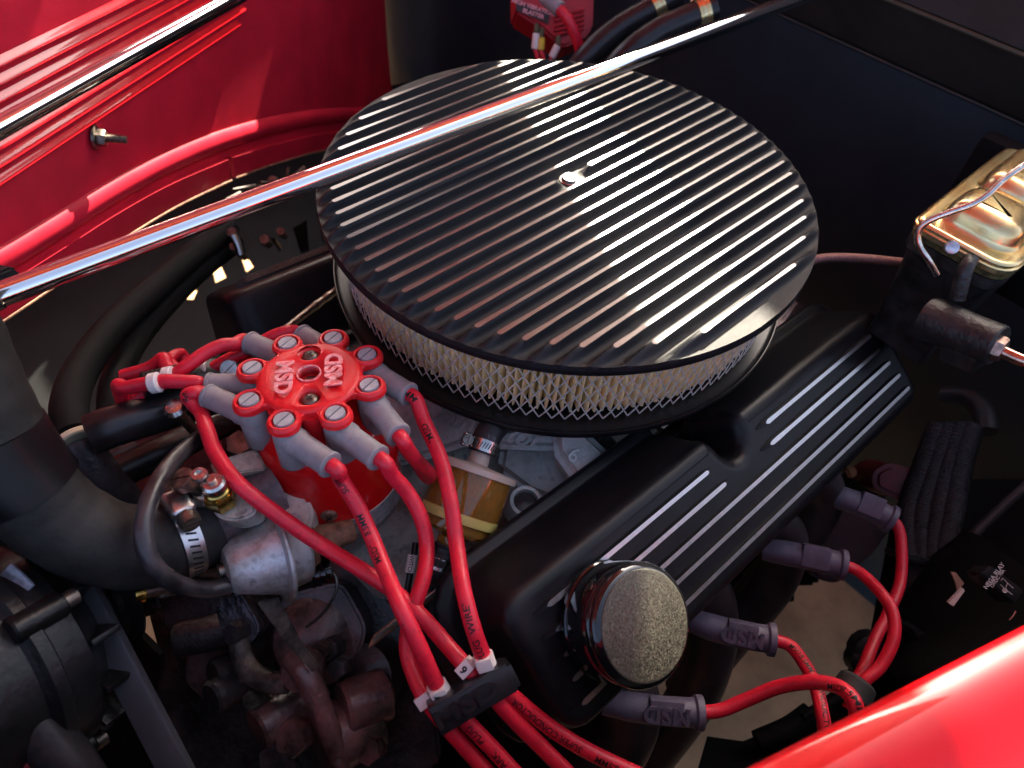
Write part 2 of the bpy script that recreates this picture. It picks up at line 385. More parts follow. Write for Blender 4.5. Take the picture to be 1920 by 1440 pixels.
v, f = prism([Vector((-1.6, .80, -.56)), Vector((.1, .83, -.56)), Vector((.1, .83, .10)), Vector((-1.6, .80, .10))], Y*.10, .01)  # unseen side panel added to keep low sun off the far apron
obj("far_sun_blocker", v, f, red_paint, label="red panel added beyond the beaded panel to block low sun, outside the picture", cat="fender")
v, f = prism([Vector((.1, .84, -.775)), Vector((.44, .88, -.775)), Vector((.44, .88, -.06)), Vector((.1, .84, -.06))], Y*.02, .002)  # dark panel added to stop sunlit ground bouncing onto the firewall
obj("bounce_blocker", v, f, darkm, label="dark panel added beyond the rear edge of the red side panel to block ground light", cat="apron")
rdt = thing("radiator", (-.50, .05, -.7), "black radiator and core support added in front of the engine to block light, outside the picture", "radiator")  # out of view, added to block bright light from the front
obj("core", *box(Vector((-.52, .05, -.36)), X, .05, Y, .80, ZZ, .62, .01), darkm, rdt)
obj("top_tank", *box(Vector((-.52, .05, -.02)), X, .07, Y, .56, ZZ, .06, .02), gloss_black, rdt)
# near red body edge
bo = Z(1650, 1308, .015)
bdv = (Z(1920, 1172, .015)-Z(1400, 1440, .015)).normalized()
bs = bdv.cross(ZZ).normalized()
if bs.dot(-BK) > 0 and bs.y > 0: bs = -bs
if bs.y > 0: bs = -bs
prof = [(.004, -.022), (.0005, -.020), (0, -.012), (.0012, -.003), (.004, .0), (.012, .0025), (.022, .002), (.034, -.003), (.045, -.010), (.0475, -.0115), (.050, -.0115), (.056, -.012), (.062, -.017), (.066, -.019), (.078, -.0225), (.083, -.028), (.087, -.030), (.10, -.037), (.13, -.07), (.15, -.13), (.16, -.25), (.16, -.5)]
g = G(); st = [-.5, -.35, -.25, -.15, -.05, 0, .05, .15, .25, .4, .7, 1.1]
P = smoothpath([Vector((a, b, 0)) for a, b in prof], 4)
for L_ in st:
    for p in P: g.v.append(bo+bdv*L_+bs*p.x+ZZ*(p.y-.06*L_*L_))
n = len(P)
for i in range(len(st)-1):
    for k in range(n-1): g.f.append((i*n+k, i*n+k+1, (i+1)*n+k+1, (i+1)*n+k)); g.mi.append(0)
g.o("fender", red_paint, label="bright glossy red body edge crossing the lower right corner, closest to the viewer", cat="fender")

ta, tb = Z(1560, 1590, -.004), Z(1920, 1402, -.004); td_ = (tb-ta).normalized()
obj("fender_trim", *tube([ta-td_*.2, tb+td_*.5], .0032, 20), chrome, label="bright trim strip on the red body at the extreme lower right corner", cat="trim")
# hood leaning open, seen by reflection and shade, with an added sun-blocking panel beside it
def on_y(p, y): p = Vector(p); return p+SUN*((y-p.y)/SUN.y)
HY = .62
a1 = on_y((.057, .142, 0), HY); a2 = on_y((-.075, -.146, 0), HY); dA = (a2-a1).normalized()
b1 = on_y((.10, .105, 0), HY); b2 = on_y((.015, -.158, 0), HY); dB = (b2-b1).normalized()
nA = dA.cross(SUN).normalized()
def edge_x(y, z): return min(1.35, a1.x-((y-a1.y)*nA.y+(z-a1.z)*nA.z)/nA.x)
hprof = smoothpath([Vector((0, y, z)) for y, z in ((HY, .10), (HY, .34), (HY+.01, .60), (HY-.03, .90), (.50, 1.10), (.38, 1.24), (.20, 1.33), (.02, 1.36), (-.12, 1.35))], 5)
g = G(); ncol = 60
for p in hprof:
    xe = edge_x(p.y, p.z)
    for i in range(ncol):
        x_ = -1.5+(xe+1.5)*i/(ncol-1); z_ = p.z-.10*(1-i/(ncol-1))**2
        if .06 < x_ < .26: z_ = max(z_, .42)          # notch shaped into the lower edge to let sun onto the beads
        g.v.append(Vector((x_, p.y, z_)))
for j in range(len(hprof)-1):
    for i in range(ncol-1): g.f.append((j*ncol+i, j*ncol+i+1, (j+1)*ncol+i+1, (j+1)*ncol+i)); g.mi.append(0)
hd_ = g.o("hood", mat("hood_underside", (.27, .03, .032), .4, coat=.4, var=.05), label="raised red hood arching over the engine bay, its edge letting a strip of sun through", cat="hood")
sm = hd_.modifiers.new("thick", 'SOLIDIFY'); sm.thickness = .012
blocker_pts = [b1-dB*.3, b1+dB*1.1, b1+dB*1.1+X*2.5, b1-dB*.3+X*2.5]  # added panel: bounds the sun strip and gives fin tops a pale reflection
v, f = prism(blocker_pts, Y*.012)
obj("sun_blocker", v, f, blocker_pale, label="unseen pale silver panel added behind the cowl to block sun and reflect white", cat="sun_blocker")

# ================================================================== air cleaner
RL, R1, SP = .1755, .165, .01214
ac = thing("air_cleaner", (0, 0, -.085), "round finned black air cleaner with exposed pleated paper filter in the middle of the engine", "air cleaner")
def lid_h(x, y):
    r = math.hypot(x, y); k = y/SP; fr = abs(k-round(k))*2      # 0 on a fin, 1 in a groove
    i = round(k)
    if abs(i) > 13: fr = 1
    a = max(0, (fr-.20)/.80); p = (1-min(1, a))**2.7
    end = max(0, min(1, (RL+.0030-r)/.0135)); end = end*end*(3-2*end)
    gr = .0062 if r < .168 else .0062-.0006*max(0, (r-.168)/.0075)
    h = -gr+gr*p*end
    if i == 0 and -.0125 < x < .0185 and abs(y) < .0105:
        s = min(1, (x+.0125)/.004, (.0185-x)/.006); h = h*(1-s)+(-.0052)*s if s > 0 else h
    return h
g = G(); NY = 27*14; NX = 150
us = [math.sin((-1+2*i/NX)*math.pi/2) for i in range(NX+1)]
us = [u*.85+(-1+2*i/NX)*.15 for i, u in enumerate(us)]
for j in range(NY+1):
    y = -.1752+.3504*j/NY; xm = math.sqrt(max(1e-6, RL*RL-y*y))
    for u in us:
        x = xm*u; g.v.append(Vector((x, y, lid_h(x, y))))
for j in range(NY):
    for i in range(NX):
        a = j*(NX+1)+i; g.f.append((a, a+1, a+NX+2, a+NX+1)); g.mi.append(0)
for side in (0, NX):                                     # skirt under the scalloped edge
    b0_ = len(g.v)
    for j in range(NY+1):
        p = g.v[j*(NX+1)+side]; q = Vector((p.x, p.y, 0)); q = q.normalized()*(RL+.0003); g.v.append(Vector((q.x, q.y, -.0074)))
    for j in range(NY): a = j*(NX+1)+side; b = a+NX+1; g.f.append((a, b, b0_+j+1, b0_+j)); g.mi.append(0)
lathe_v, lathe_f = lathe((0, 0, 0), ZZ, [(RL+.0002, -.0073), (RL+.0003, -.0075), (RL+.0004, -.0125), (RL-.001, -.0138), (RL-.004, -.0138), (RL-.02, -.012), (.03, -.012)], 180, closed=False)
g.add(lathe_v, lathe_f)
lid = obj("lid", g.v, g.f, wrinkle, ac, ang=60)
def fin(x0, x1, y, wd=.0011):
    pts = []; n = 5; L_ = x1-x0
    def half(x):  # polished strip widens towards its ends, more at the front
        dx0 = x-x0; dx1 = x1-x; return wd+ .00075*max(0, 1-dx0/.035)**1.5+.0002*max(0, 1-dx1/.03)
    xs = [x0+.0018*(1-math.cos(q*math.pi/2/4)) for q in range(5)]
    st = [(x0, .05)]+[(x0+half(x0)*1.2*(1-math.cos(q)), math.sin(q)) for q in (.4, .8, 1.2)]+[(x0+L_*t, 1) for t in (.03, .06, .1, .15, .22, .3, .45, .6, .75, .9, .97)]+[(x1-.002*(1-math.cos(q)), math.sin(q)) for q in (1.2, .8, .4)]+[(x1, .05)]
    vs = []
    for x, k in st:
        hw = half(x)*k+random.uniform(-.00008, .00008)
        vs += [(x, y-hw, .0001), (x, y+hw, .0001)]
    for x, k in st:
        hw = half(x)*k+.0001; vs += [(x, y-hw, -.0006), (x, y+hw, -.0006)]
    m_ = len(st); fs = [(2*i, 2*i+1, 2*i+3, 2*i+2) for i in range(m_-1)]+[(2*m_+2*i, 2*i, 2*i+2, 2*m_+2*i+2) for i in range(m_-1)]+[(2*m_+2*i+1, 2*i+1, 2*i+3, 2*m_+2*i+3) for i in range(m_-1)]
    return obj("fin", vs, fs, alu_pol, lid, smooth=False)
for i in range(-13, 14):
    y = i*SP; xe = math.sqrt(R1*R1-y*y)
    if i == 0: fin(-xe, -.0135, y); fin(.0195, xe, y)
    else: fin(-xe, xe, y)
sc = obj("cap_screw", *lathe((.001, 0, -.0052), ZZ, [(.0074, 0), (.0074, .0007), (.0058, .0009), (.0056, .0022), (.0050, .0028), (.0016, .0029), (.0014, .0016), (0, .0016)], 40, closed=False), steel, ac)
# pleated paper
RF = .1585; ZT, ZB = -.0125, -.0735
g = G(); NP = 190
prof = []
for k in range(NP):
    t0 = 2*math.pi*k/NP; jit = random.uniform(-.12, .12); jr = random.uniform(-.0006, .0006)
    for q, r in ((0, RF-.011), (.30, RF-.002+jr), (.42, RF+.0012+jr), (.5, RF+.0018+jr), (.58, RF+.0012+jr), (.70, RF-.002+jr)):
        t = t0+(q+jit*.4*(1 if q else 0))*2*math.pi/NP; prof.append((r*math.cos(t), r*math.sin(t)))
n = len(prof); lev = [ZB+.004, ZB+.007, (ZB+ZT)/2-.01, (ZB+ZT)/2+.01, ZT]
for z in lev:
    sx = 1 if z > ZB+.004 else .985
    for k, (x, y) in enumerate(prof):
        wv = 1+.0012*math.sin(k*1.7+z*300); g.v.append(Vector((x*sx*wv, y*sx*wv, z)))
for j in range(len(lev)-1):
    for k in range(n): q = (k+1) % n; g.f.append((j*n+k, j*n+q, (j+1)*n+q, (j+1)*n+k)); g.mi.append(0)
fe = g.o("filter_paper", paper, ac, ang=80)
# expanded metal screen: two families of flat strands
g = G(); NM = 122; RM = RF+.0034; rows = 8
for fam in (-1, 1):
    for k in range(NM):
        t0 = 2*math.pi*k/NM; ns = rows; ring = []
        for j in range(ns+1):
            z = ZB+.001+(ZT-ZB-.001)*j/ns; t = t0+fam*j*math.pi/NM
            er = Vector((math.cos(t), math.sin(t), 0)); et = Vector((-er.y, er.x, 0)); p = er*(RM+(.0004 if j % 2 else -.0002))+ZZ*z
            d = (et*fam*.0042+ZZ*.0078).normalized(); s = er.cross(d)
            ring += [p+s*.00042+er*.0003, p-s*.00042+er*.0003, p-s*.00042-er*.0003, p+s*.00042-er*.0003]
        fs = []
        for j in range(ns):
            for q in range(4): fs.append((j*4+q, j*4+(q+1) % 4, (j+1)*4+(q+1) % 4, (j+1)*4+q))
        g.add(ring, fs)
g.o("wire_screen", meshm, fe, kind='stuff')
pan = obj("base_pan", *lathe((0, 0, 0), ZZ, [(.09, -.082), (.150, -.082), (.165, -.081), (.171, -.0795), (.1720, -.0785), (.1728, -.0772), (.1728, -.0734), (.1724, -.0728), (.1718, -.0728), (.1710, -.0736), (.1700, -.0742), (.168, -.0742), (.13, -.0742), (.09, -.0742)], 160, closed=False), mat("pan_black", (.008, .008, .009), .3, var=.2, rvar=.04), ac)

# carburettor body under the pan
obj("carburettor", *lathe((0, 0, -.15), ZZ, [(.055, 0), (.06, .01), (.055, .02), (.062, .045), (.09, .064)], 24), alu_dirty, label="carburettor hidden in the shade under the air cleaner pan", cat="carburettor")

# ================================================================== valve covers
def rounded(poly, r, n=5):
    out = []; N = len(poly)
    for i in range(N):
        a, b, c = Vector(poly[i-1]), Vector(poly[i]), Vector(poly[(i+1) % N]); rr = r if not isinstance(r, (list, tuple)) else r[i]
        d1 = (a-b).normalized(); d2 = (c-b).normalized(); k = min(rr, (a-b).length*.48, (c-b).length*.48)
        p = b+d1*k; q = b+d2*k
        for j in range(n+1):
            t = j/n; out.append(p*(1-t)**2+b*2*t*(1-t)+q*t*t)
    return out
SPR = .01396
def valve_cover(O, ex, et, n, th, ribs, notch, a0, a1, x0, x1, hgt=.055):
    """O on the first rib, ex along the engine, et across the face outwards, n up from the face"""
    W = lambda x, a, h: O+ex*x+et*a+n*h
    pts = []; fac = []
    base = [(x0, a0), ]
    if notch:
        nx, r_, dp = notch
        base += [(nx-r_*1.25, a0)]+[(nx-r_*math.cos(q), a0+ (dp*math.sin(q))) for q in [math.pi*i/10 for i in range(1, 10)]]+[(nx+r_*1.25, a0)]
    base += [(x1, a0), (x1, a1), (x0, a1)]
    P = [Vector((x, a, 0)) for x, a in base]
    rad = [.018]+([.006]+[.001]*9+[.006] if notch else [])+[.018, .018, .018]
    P = rounded(P, rad, 5)
    N = len(P); nor = []
    for i in range(N):
        t = (P[(i+1) % N]-P[i-1]).normalized(); nor.append(Vector((t.y, -t.x, 0)))
    area = sum(P[i].x*P[(i+1) % N].y-P[(i+1) % N].x*P[i].y for i in range(N))
    if area < 0: nor = [-q for q in nor]
    innotch = [notch and abs(p.x-notch[0]) < notch[1]*1.35 and p.y < a0+notch[2]+.002 for p in P]
    rings = [(-.0095, .0), (-.0080, 0), (-.006, -.0003), (-.004, -.0010), (-.002, -.0022), (-.0006, -.0040), (.0002, -.006), (.001, -.0085)]
    rings += [(.001+.009*t, -.0085-(hgt-.0135)*t) for t in (.15, .4, .7, .92)]+[(.0105, -hgt+.001), (.012, -hgt), (.017, -hgt-.0005), (.0185, -hgt-.002), (.0185, -hgt-.007)]
    g = G()
    for (o_, h) in rings:
        for p, q, k in zip(P, nor, innotch):
            oo = o_
            if k: oo = o_ if o_ < .001 else .001+(o_-.001)*.12
            if k and o_ < 0: oo = o_
            c = p+q*oo
            if k and h < -.007 and o_ > .018: c = p+q*.003; 
            g.v.append(W(c.x, c.y, h))
    for j in range(len(rings)-1):
        for i in range(N): k = (i+1) % N; g.f.append((j*N+i, j*N+k, (j+1)*N+k, (j+1)*N+i)); g.mi.append(0)
    tri = tessellate_polygon([[Vector((0, 0, 0))+P[i]+nor[i]*rings[0][0] for i in range(N)]])
    for t in tri: g.f.append(tuple(t)); g.mi.append(0)
    body = g.o("cover_body", cover_black, th, ang=50)
    for (xa, xb, a) in ribs:
        gg = G(); st = [(xa-.010, .001, .0012)]
        hw, H = .0015, .0028
        # black sloping nose, then flat machined top
        def ring(x, k, h): return [W(x, a-hw*1.5*k, -.0005), W(x, a-hw*k, h), W(x, a+hw*k, h), W(x, a+hw*1.5*k, -.0005)]
        sts = [(xa-.009, .35, .0002), (xa-.0075, .6, .0009), (xa-.001, .9, H*.93), (xa, .9, H), (xa+.003, 1, H), (xb-.003, 1, H), (xb-.0005, .8, H), (xb+.001, .5, H*.8), (xb+.004, .3, .0002)]
        for s in sts: gg.v += ring(*s)
        for i in range(len(sts)-1):
            for k in range(3): gg.f.append((i*4+k, i*4+k+1, (i+1)*4+k+1, (i+1)*4+k)); gg.mi.append(0)
        rb = gg.o("rib", cover_black, th, ang=20)
        # polished strip on top
        tv = []; xs = [xa+.0002, xa+.0012, xa+.003, xa+.01, xa+.025]+[xa+.025+(xb-xa-.03)*t for t in (.2, .4, .6, .8)]+[xb-.005, xb-.002, xb-.0008, xb-.0002]
        for i, x in enumerate(xs):
            k = .15 if i in (0, len(xs)-1) else (.65 if i in (1, len(xs)-2) else .93+random.uniform(-.05, .05)); w_ = hw*k*(1.18 if x < xa+.012 and 1 < i < 4 else 1)
            tv += [W(x, a-w_, H+.00012), W(x, a+w_, H+.00012)]
        obj("polished_top", tv, [(2*i, 2*i+1, 2*i+3, 2*i+2) for i in range(len(xs)-1)], alu_pol2, rb, smooth=False)
    return W, body
n1 = Vector((.0619, -.6008, .797)).normalized(); ex1 = Vector((.997, 0, -.0774)).normalized(); et1 = Vector((0, -.7985, -.6019)).normalized(); et1 = (et1-n1*et1.dot(n1)).normalized()
O1 = Vector((-.0010, -.1978, -.0988))
XF = [q*.997 for q in (-.2016, -.2047, -.2082, -.2113, -.2138)]; XB = [q*.997 for q in (.1668, .17, .1736, .1782, .182)]
def uv(px, py, h=0):
    p = PL(px, py, O1+n1*h, n1); return (p-O1).dot(ex1), (p-O1).dot(et1)
r1b = uv(1329, 882, .003)[0]; r1c = uv(1436, 792, .003)[0]; r2b = uv(1360, 904, .003)[0]; r2c = uv(1443, 832, .003)[0]
ribs = [(XF[0], r1b, 0), (r1c, XB[0], 0), (XF[1], r2b, SPR), (r2c, XB[1], SPR), (XF[2], XB[2], 2*SPR), (XF[3], XB[3], 3*SPR), (XF[4], XB[4], 4*SPR)]
vc1 = thing("valve_cover", O1-n1*.06, "black ribbed valve cover with five polished ribs, nearest the viewer, carrying the round cap", "valve cover", "ribbed engine valve covers")
W1, b1_ = valve_cover(O1, ex1, et1, n1, vc1, ribs, ((r1b+r1c)/2-.001, .0152, .0246), -.0171, .0713, -.2255, .1963, .046)
# cover bolts
for (x, a) in ((-.240, .03), (-.03, -.032)):
    c = W1(x, a, -.048); bt = obj("cover_bolt", *hexa(c, c+n1*.007, .006), steel_d, vc1)

# far valve cover: mirror image across the engine
n2 = Vector((n1.x, -n1.y, n1.z)); et2 = Vector((et1.x, -et1.y, et1.z)); O2 = Vector((.035, .176, -.146))
vc2 = thing("valve_cover", O2-n2*.06, "black ribbed valve cover mostly hidden beyond the air cleaner, seen from its smooth inner side", "valve cover", "ribbed engine valve covers")
ribs2 = [(-.220+.0033*i, .17, SPR*i) for i in range(5)]
W2, b2_ = valve_cover(O2, ex1, et2, n2, vc2, ribs2, None, -.0185, .077, -.243, .212, .065)

# breather cap
bc = PL(1135, 1160, O1, n1); RB = .0334
bth = thing("breather_cap", bc, "round glossy black breather cap with speckled metallic top pressed into the near valve cover", "breather cap")
obj("cap_drum", *lathe(bc, n1, [(.026, 0), (.026, 0.0037), (RB-.001, 0.0042), (RB, 0.0051), (RB, 0.0079), (RB-.0008, 0.0086), (RB-.0008, 0.0093), (RB-.0002, 0.0102), (RB-.0004, 0.0256), (RB-.0012, 0.0279), (RB-.002, 0.0290), (RB-.0008, 0.0296), (RB-.0004, 0.0312), (RB-.0010, 0.0330), (RB-.0025, 0.0346), (RB-.0045, 0.0353), (RB-.006, 0.0355), (0, 0.0355)], 96, closed=False), gloss_black, bth)
obj("cap_top", *lathe(bc, n1, [(RB-.0042, .0354), (RB-.0046, .0359), (RB-.006, .0362), (0, .0364)], 96, closed=False), flake, bth)

# ================================================================== intake manifold
zi = -.150
mi = thing("intake_manifold", (-.06, -.05, -.2), "cast aluminium intake manifold with raised lettering under the air cleaner pan", "intake manifold")
def slabz(name, px, z, th_, m, parent, bev=.003, n=None, o=None):
    nn = n if n is not None else ZZ; oo = o if o is not None else Vector((0, 0, z))
    P = [PL(a, b, oo, nn) for a, b in px]; v, f = prism(P, -nn*th_, bev, 3); return obj(name, v, f, m, parent)
# valley floor
slabz("valley_plate", [(640, 620), (1150, 560), (1500, 560), (1330, 800), (1120, 960), (1000, 1060), (820, 1130), (700, 1100), (600, 1000)], -.176, .02, alu_dirty, mi)
# plenum block with sloped lettered face
pn = Vector((-.45, -.35, .82)).normalized(); po = V(830, 790, .53)
slabz("plenum", [(560, 640), (760, 690), (900, 770), (1130, 760), (1160, 800), (1120, 838), (1040, 846), (930, 842), (868, 838), (800, 860), (760, 880), (700, 860)], 0, .06, alu_cast, mi, .006, pn, po)
# runners
def runner(a, b, r0, r1, sq=1.0):
    obj("runner", *tube([a, a.lerp(b, .5)+ZZ*.004, b], [r0, (r0+r1)/2, r1], 20), alu_cast, mi)
slabz("runner_slope", [(940, 830), (1040, 812), (1100, 850), (1130, 905), (1040, 945), (990, 925), (930, 880)], 0, .03, alu_cast, mi, .006, Vector((-.35, -.25, .9)).normalized(), V(1030, 880, .545))
slabz("runner_slope", [(1150, 820), (1250, 760), (1330, 720), (1240, 800), (1180, 850)], 0, .03, alu_cast, mi, .006, Vector((-.25, -.35, .9)).normalized(), V(1200, 800, .56))
slabz("runner_pad", [(1035, 800), (1085, 790), (1150, 850), (1168, 900), (1140, 930), (1108, 960), (1080, 905), (1040, 850)], 0, .03, alu_cast, mi, .006, Vector((-.25, -.1, .96)).normalized(), V(1080, 855, .508))

# side flange along the head
rail = [(845, 1085), (1000, 962), (1040, 940), (1120, 905), (1180, 845), (1330, 730), (1480, 610), (1470, 590), (1300, 700), (1170, 800), (1085, 905), (1040, 920), (1010, 915), (985, 965), (900, 1040), (820, 1090)]
slabz("head_flange", [(700, 1195), (1000, 965), (1110, 900), (1180, 845), (1480, 605), (1450, 590), (1140, 800), (1090, 900), (1000, 938), (960, 975), (905, 1025), (870, 1050), (800, 1120)], 0, .012, alu_dirty, mi, .003, Vector((.03, -.1, 1)).normalized(), V(1000, 960, .505))
slabz("flange_gasket", [(690, 1215), (1000, 978), (1110, 912), (1185, 852), (1490, 612), (1480, 600), (1000, 960), (700, 1190)], 0, .004, rust, mi, .0005, Vector((.03, -.1, 1)).normalized(), V(1000, 970, .515))
# bolt boss, open
bn = Vector((-.05, -.15, 1)).normalized(); c = V(986, 940, .495)
obj("bolt_boss", *lathe(c-bn*.012, bn, [(.0145, 0), (.0115, .012), (.0108, .0128), (.0085, .0128), (.0083, .006), (0, .006)], 40, closed=False), alu_cast, mi)
obj("boss_bore", *lathe(c-bn*.003, bn, [(.0080, 0), (.004, .001), (0, .0012)], 20, closed=False), block_k, mi)
c = V(1127, 838, .53)
t = obj("intake_bolt", *lathe(c-bn*.004, bn, [(.013, 0), (.0128, .003), (.009, .0045), (.0085, .011), (.0072, .0125), (.004, .0125), (.004, .009), (0, .009)], 32, closed=False), block_k, mi)
# square pipe plug
c = V(893, 1012, .50); sx = (V(930, 1000, .5)-V(890, 980, .5)).normalized(); sy = bn.cross(sx).normalized()
obj("square_plug", *box(c, sx, .0125, sy, .0125, bn, .018, .0012), alu_pol2, mi)
obj("plug_boss", *cyl(c-bn*.02, c-bn*.006, .012, seg=32, bev=.001), alu_dirty, mi)
# casting letters on the plenum face
ux = (PL(960, 812, po, pn)-PL(820, 775, po, pn)).normalized(); uy = pn.cross(ux).normalized()
flat_text("raised_lettering", "Dominator", .0205, PL(898, 797, po, pn), ux, uy, pn, alu_cast, mi, ext=.0012, lift=0, bold=.0003, shear=.35)
flat_text("raised_number", "6", .015, V(1076, 855, .5065), (RT*.8-UP*.5).normalized(), pn.cross((RT*.8-UP*.5).normalized()).normalized(), Vector((-.25, -.1, .96)).normalized(), alu_cast, mi, ext=.0005, lift=0)

# ================================================================== distributor
DN = Vector((.0555, .136, 1)).normalized(); DC = Vector((-.2296, -.0224, -.03))
du = (X-DN*DN.x).normalized(); dv = DN.cross(du)
def DP(r, a, h=0): return DC+(du*math.cos(a)+dv*math.sin(a))*r+DN*h
dist = thing("distributor", DC-DN*.11, "red ignition distributor with lobed retainer and eight grey terminals in front of the air cleaner", "distributor")
RS = .0360; A0 = 1.4267
TA = [A0-i*math.pi/4 for i in range(8)]
# T0 is the terminal at the upper left of the picture; they run clockwise
rho = .0094
def rout(th):
    q = (th-A0+math.pi/8) % (math.pi/4)-math.pi/8; s = RS*math.sin(q)
    if abs(s) < rho: r = RS*math.cos(q)+math.sqrt(rho*rho-s*s)
    else: r = 0
    qa = abs(q); qt = math.asin(rho/RS)
    k = max(0, min(1, (qa-qt*.80)/(math.pi/8-qt*.80))); rn = RS*.985*(1-k)+.0288*k
    rn = .0288+(.0352-.0288)*(1-k)**2.2
    return max(rn, r) if qa < qt*.92 else rn
NR = 360
outl = [rout(2*math.pi*i/NR) for i in range(NR)]
g = G()
for (dr, h) in ((-.0012, -.0045), (0, -.0038), (0, -.0012), (-.0004, -.0004), (-.0011, 0)):
    for i in range(NR): g.v.append(DP(outl[i]+dr, 2*math.pi*i/NR, h))
for j in range(4):
    for i in range(NR): k = (i+1) % NR; g.f.append((j*NR+i, j*NR+k, (j+1)*NR+k, (j+1)*NR+i)); g.mi.append(0)
g.f += [tuple(4*NR+i for i in range(NR)), tuple(i for i in range(NR))[::-1]]; g.mi += [0, 0]
ret = g.o("retainer", red_plastic, dist, ang=40)
mod = ret.modifiers.new("tri", 'TRIANGULATE')
# raised face with recessed screw seats (boolean cuts)
dome = obj("retainer_face", *lathe(DC, DN, [(.0300, -.0002), (.0292, .0009), (.0280, .0016), (.0264, .0019), (0, .0021)], 96, closed=False), red_plastic, dist, ang=25)
CUT = []
def cutter(c, n, r, d, taper=1.0):
    v, f = lathe(c-n*d, n, [(r*taper, 0), (r*1.05, d+.003)], 40); o = obj("cutter", v, f, red_plastic, None); CUT.append(o); return o
sc1 = PL(581, 666, DC, DN); sc2 = PL(580.5, 748, DC, DN); cc0 = PL(580.5, 705.5, DC, DN)
def cut(o, cs):
    for c_ in cs:
        bm_ = o.modifiers.new("cut", 'BOOLEAN'); bm_.operation = 'DIFFERENCE'; bm_.object = c_; bm_.solver = 'EXACT'
    dg = bpy.context.evaluated_depsgraph_get(); dg.update(); ev = o.evaluated_get(dg); me = bpy.data.meshes.new_from_object(ev)
    o.modifiers.clear(); o.data = me
cuts1 = [cutter(sc1, DN, .0070, .0030, .75), cutter(sc2, DN, .0070, .0030, .75), cutter(cc0, DN, .0062, .012, 1.0)]
term_cuts = [cutter(DP(RS, a), DN, .0066, .0035) for a in TA]
cut(dome, cuts1); cut(ret, cuts1+term_cuts)
for o in CUT: bpy.data.objects.remove(o)
obj("seat_floor", *lathe(DC, DN, [(.026, -.0040), (0, -.0040)], 48, closed=False), red_plastic, ret)
gsl = (PL(600, 690, DC, DN)-PL(560, 722, DC, DN)).normalized()
def slotted(c, n, r, h, m, parent, name, ang_dir):
    a = (ang_dir-n*ang_dir.dot(n)).normalized(); b = n.cross(a); g = G()
    for s in (-1, 1):
        vs = []; k = 14; w_ = .00045
        q0 = math.asin(w_/r)
        arc = [(math.cos(q), math.sin(q)) for q in [q0+(math.pi-2*q0)*i/k for i in range(k+1)]]
        for (rr, hh) in ((r, 0), (r, h*.72), (r*.93, h)):
            for (x, y) in arc: vs.append(c+(a*x*rr+b*s*max(y*rr, w_))+n*hh)
        m_ = k+1; fs = []
        for j in range(2):
            for i in range(m_): q = (i+1) % m_; fs.append((j*m_+i, j*m_+q, (j+1)*m_+q, (j+1)*m_+i))
        fs.append(tuple(2*m_+i for i in range(m_))); g.add(vs, fs)
    vv, ff = lathe(c, n, [(r*.985, 0), (r*.985, h*.45), (0, h*.45)], 24, closed=False); g.add(vv, ff)
    return g.o(name, m, parent, ang=30)
proto = None
for i, a in enumerate(TA):
    # raised lip round each terminal
    c = DP(RS, a, 0)
    obj("terminal_lip", *lathe(c, DN, [(.0064, -.0012), (.0065, .0006), (.0070, .0012), (.0080, .0012), (.0086, .0006), (.0091, -.0004)], 40, closed=False), red_plastic, ret, ang=25)
    slotted(DP(RS, a, -.0034), DN, .0056, .0048, screw_grey, dist, "terminal", gsl)
for c in (sc1, sc2):
    s = obj("retainer_screw", *lathe(c-DN*.0018, DN, [(.0050, 0), (.0048, .0012), (.0040, .0022), (.0024, .0029), (0, .0031)], 32, closed=False), steel_d, dist)
    for k in (0, 1):
        a = gsl if k else DN.cross(gsl); obj("cross_slot", *box(c+DN*.00115, a, .0042, DN.cross(a), .0009, DN, .0006), ink, s, smooth=False)
obj("centre_post", *lathe(cc0-DN*.0075, DN, [(.0040, 0), (.0040, .0045), (.0034, .0050), (.0012, .0052), (0, .0048)], 24, closed=False), steel_d, dist)
obj("centre_lip", *lathe(cc0, DN, [(.0062, .0018), (.0064, .0029), (.0070, .0029), (.0072, .0019)], 40, closed=False), embos, dist)
def placed_text(name, s, size, px, py, pxa, pya, pxb, pyb, m, parent, ext, lift, bold=.0004, wide=1.):
    ux = (PL(pxb, pyb, DC, DN)-PL(pxa, pya, DC, DN)).normalized(); uy = DN.cross(ux)
    flat_text(name, s, size, PL(px, py, DC+DN*.002, DN), ux, uy, DN, m, parent, ext=ext, lift=lift, bold=bold, wide=wide)
placed_text("raised_letters", "MSD", .0135, 532, 712, 536, 672, 530, 748, embos, ret, .0004, .0016, .0005, 1.06)
placed_text("raised_letters", "MSD", .0135, 628, 697, 627, 734, 629, 660, embos, ret, .0004, .0016, .0005, 1.06)
# red cap body and cast base
prof = [(.020, -.004), (.022, -.010), (.030, -.024), (.0375, -.030), (.0400, -.034), (.0415, -.040), (.0440, -.072), (.0448, -.077), (.0448, -.081), (.0435, -.082)]
obj("cap_body", *lathe(DC, DN, prof, 96, closed=False), mat("red_cap", (.60, .006, .008), .2, coat=.6, var=.05, bump=.05), dist, ang=40)
obj("base_ring", *lathe(DC, DN, [(.0425, -.0815), (.0440, -.0822), (.0440, -.096), (.0448, -.0972), (.0448, -.0985), (.0438, -.0995), (.0425, -.106), (.038, -.112), (.028, -.118), (.02, -.13), (.017, -.17), (.017, -.24)], 80, closed=False), zinc_can, dist)
obj("base_seam", *lathe(DC, DN, [(.0449, -.0810), (.0451, -.0816), (.0449, -.0822)], 80, closed=False), mat("pale_gasket", (.75, .6, .5), .4), dist)
c = PL(617, 968, DC+DP(.0445, -1.6)-DC, (DP(1, -1.75)-DC)); c = DP(.0442, -1.9, -.056)
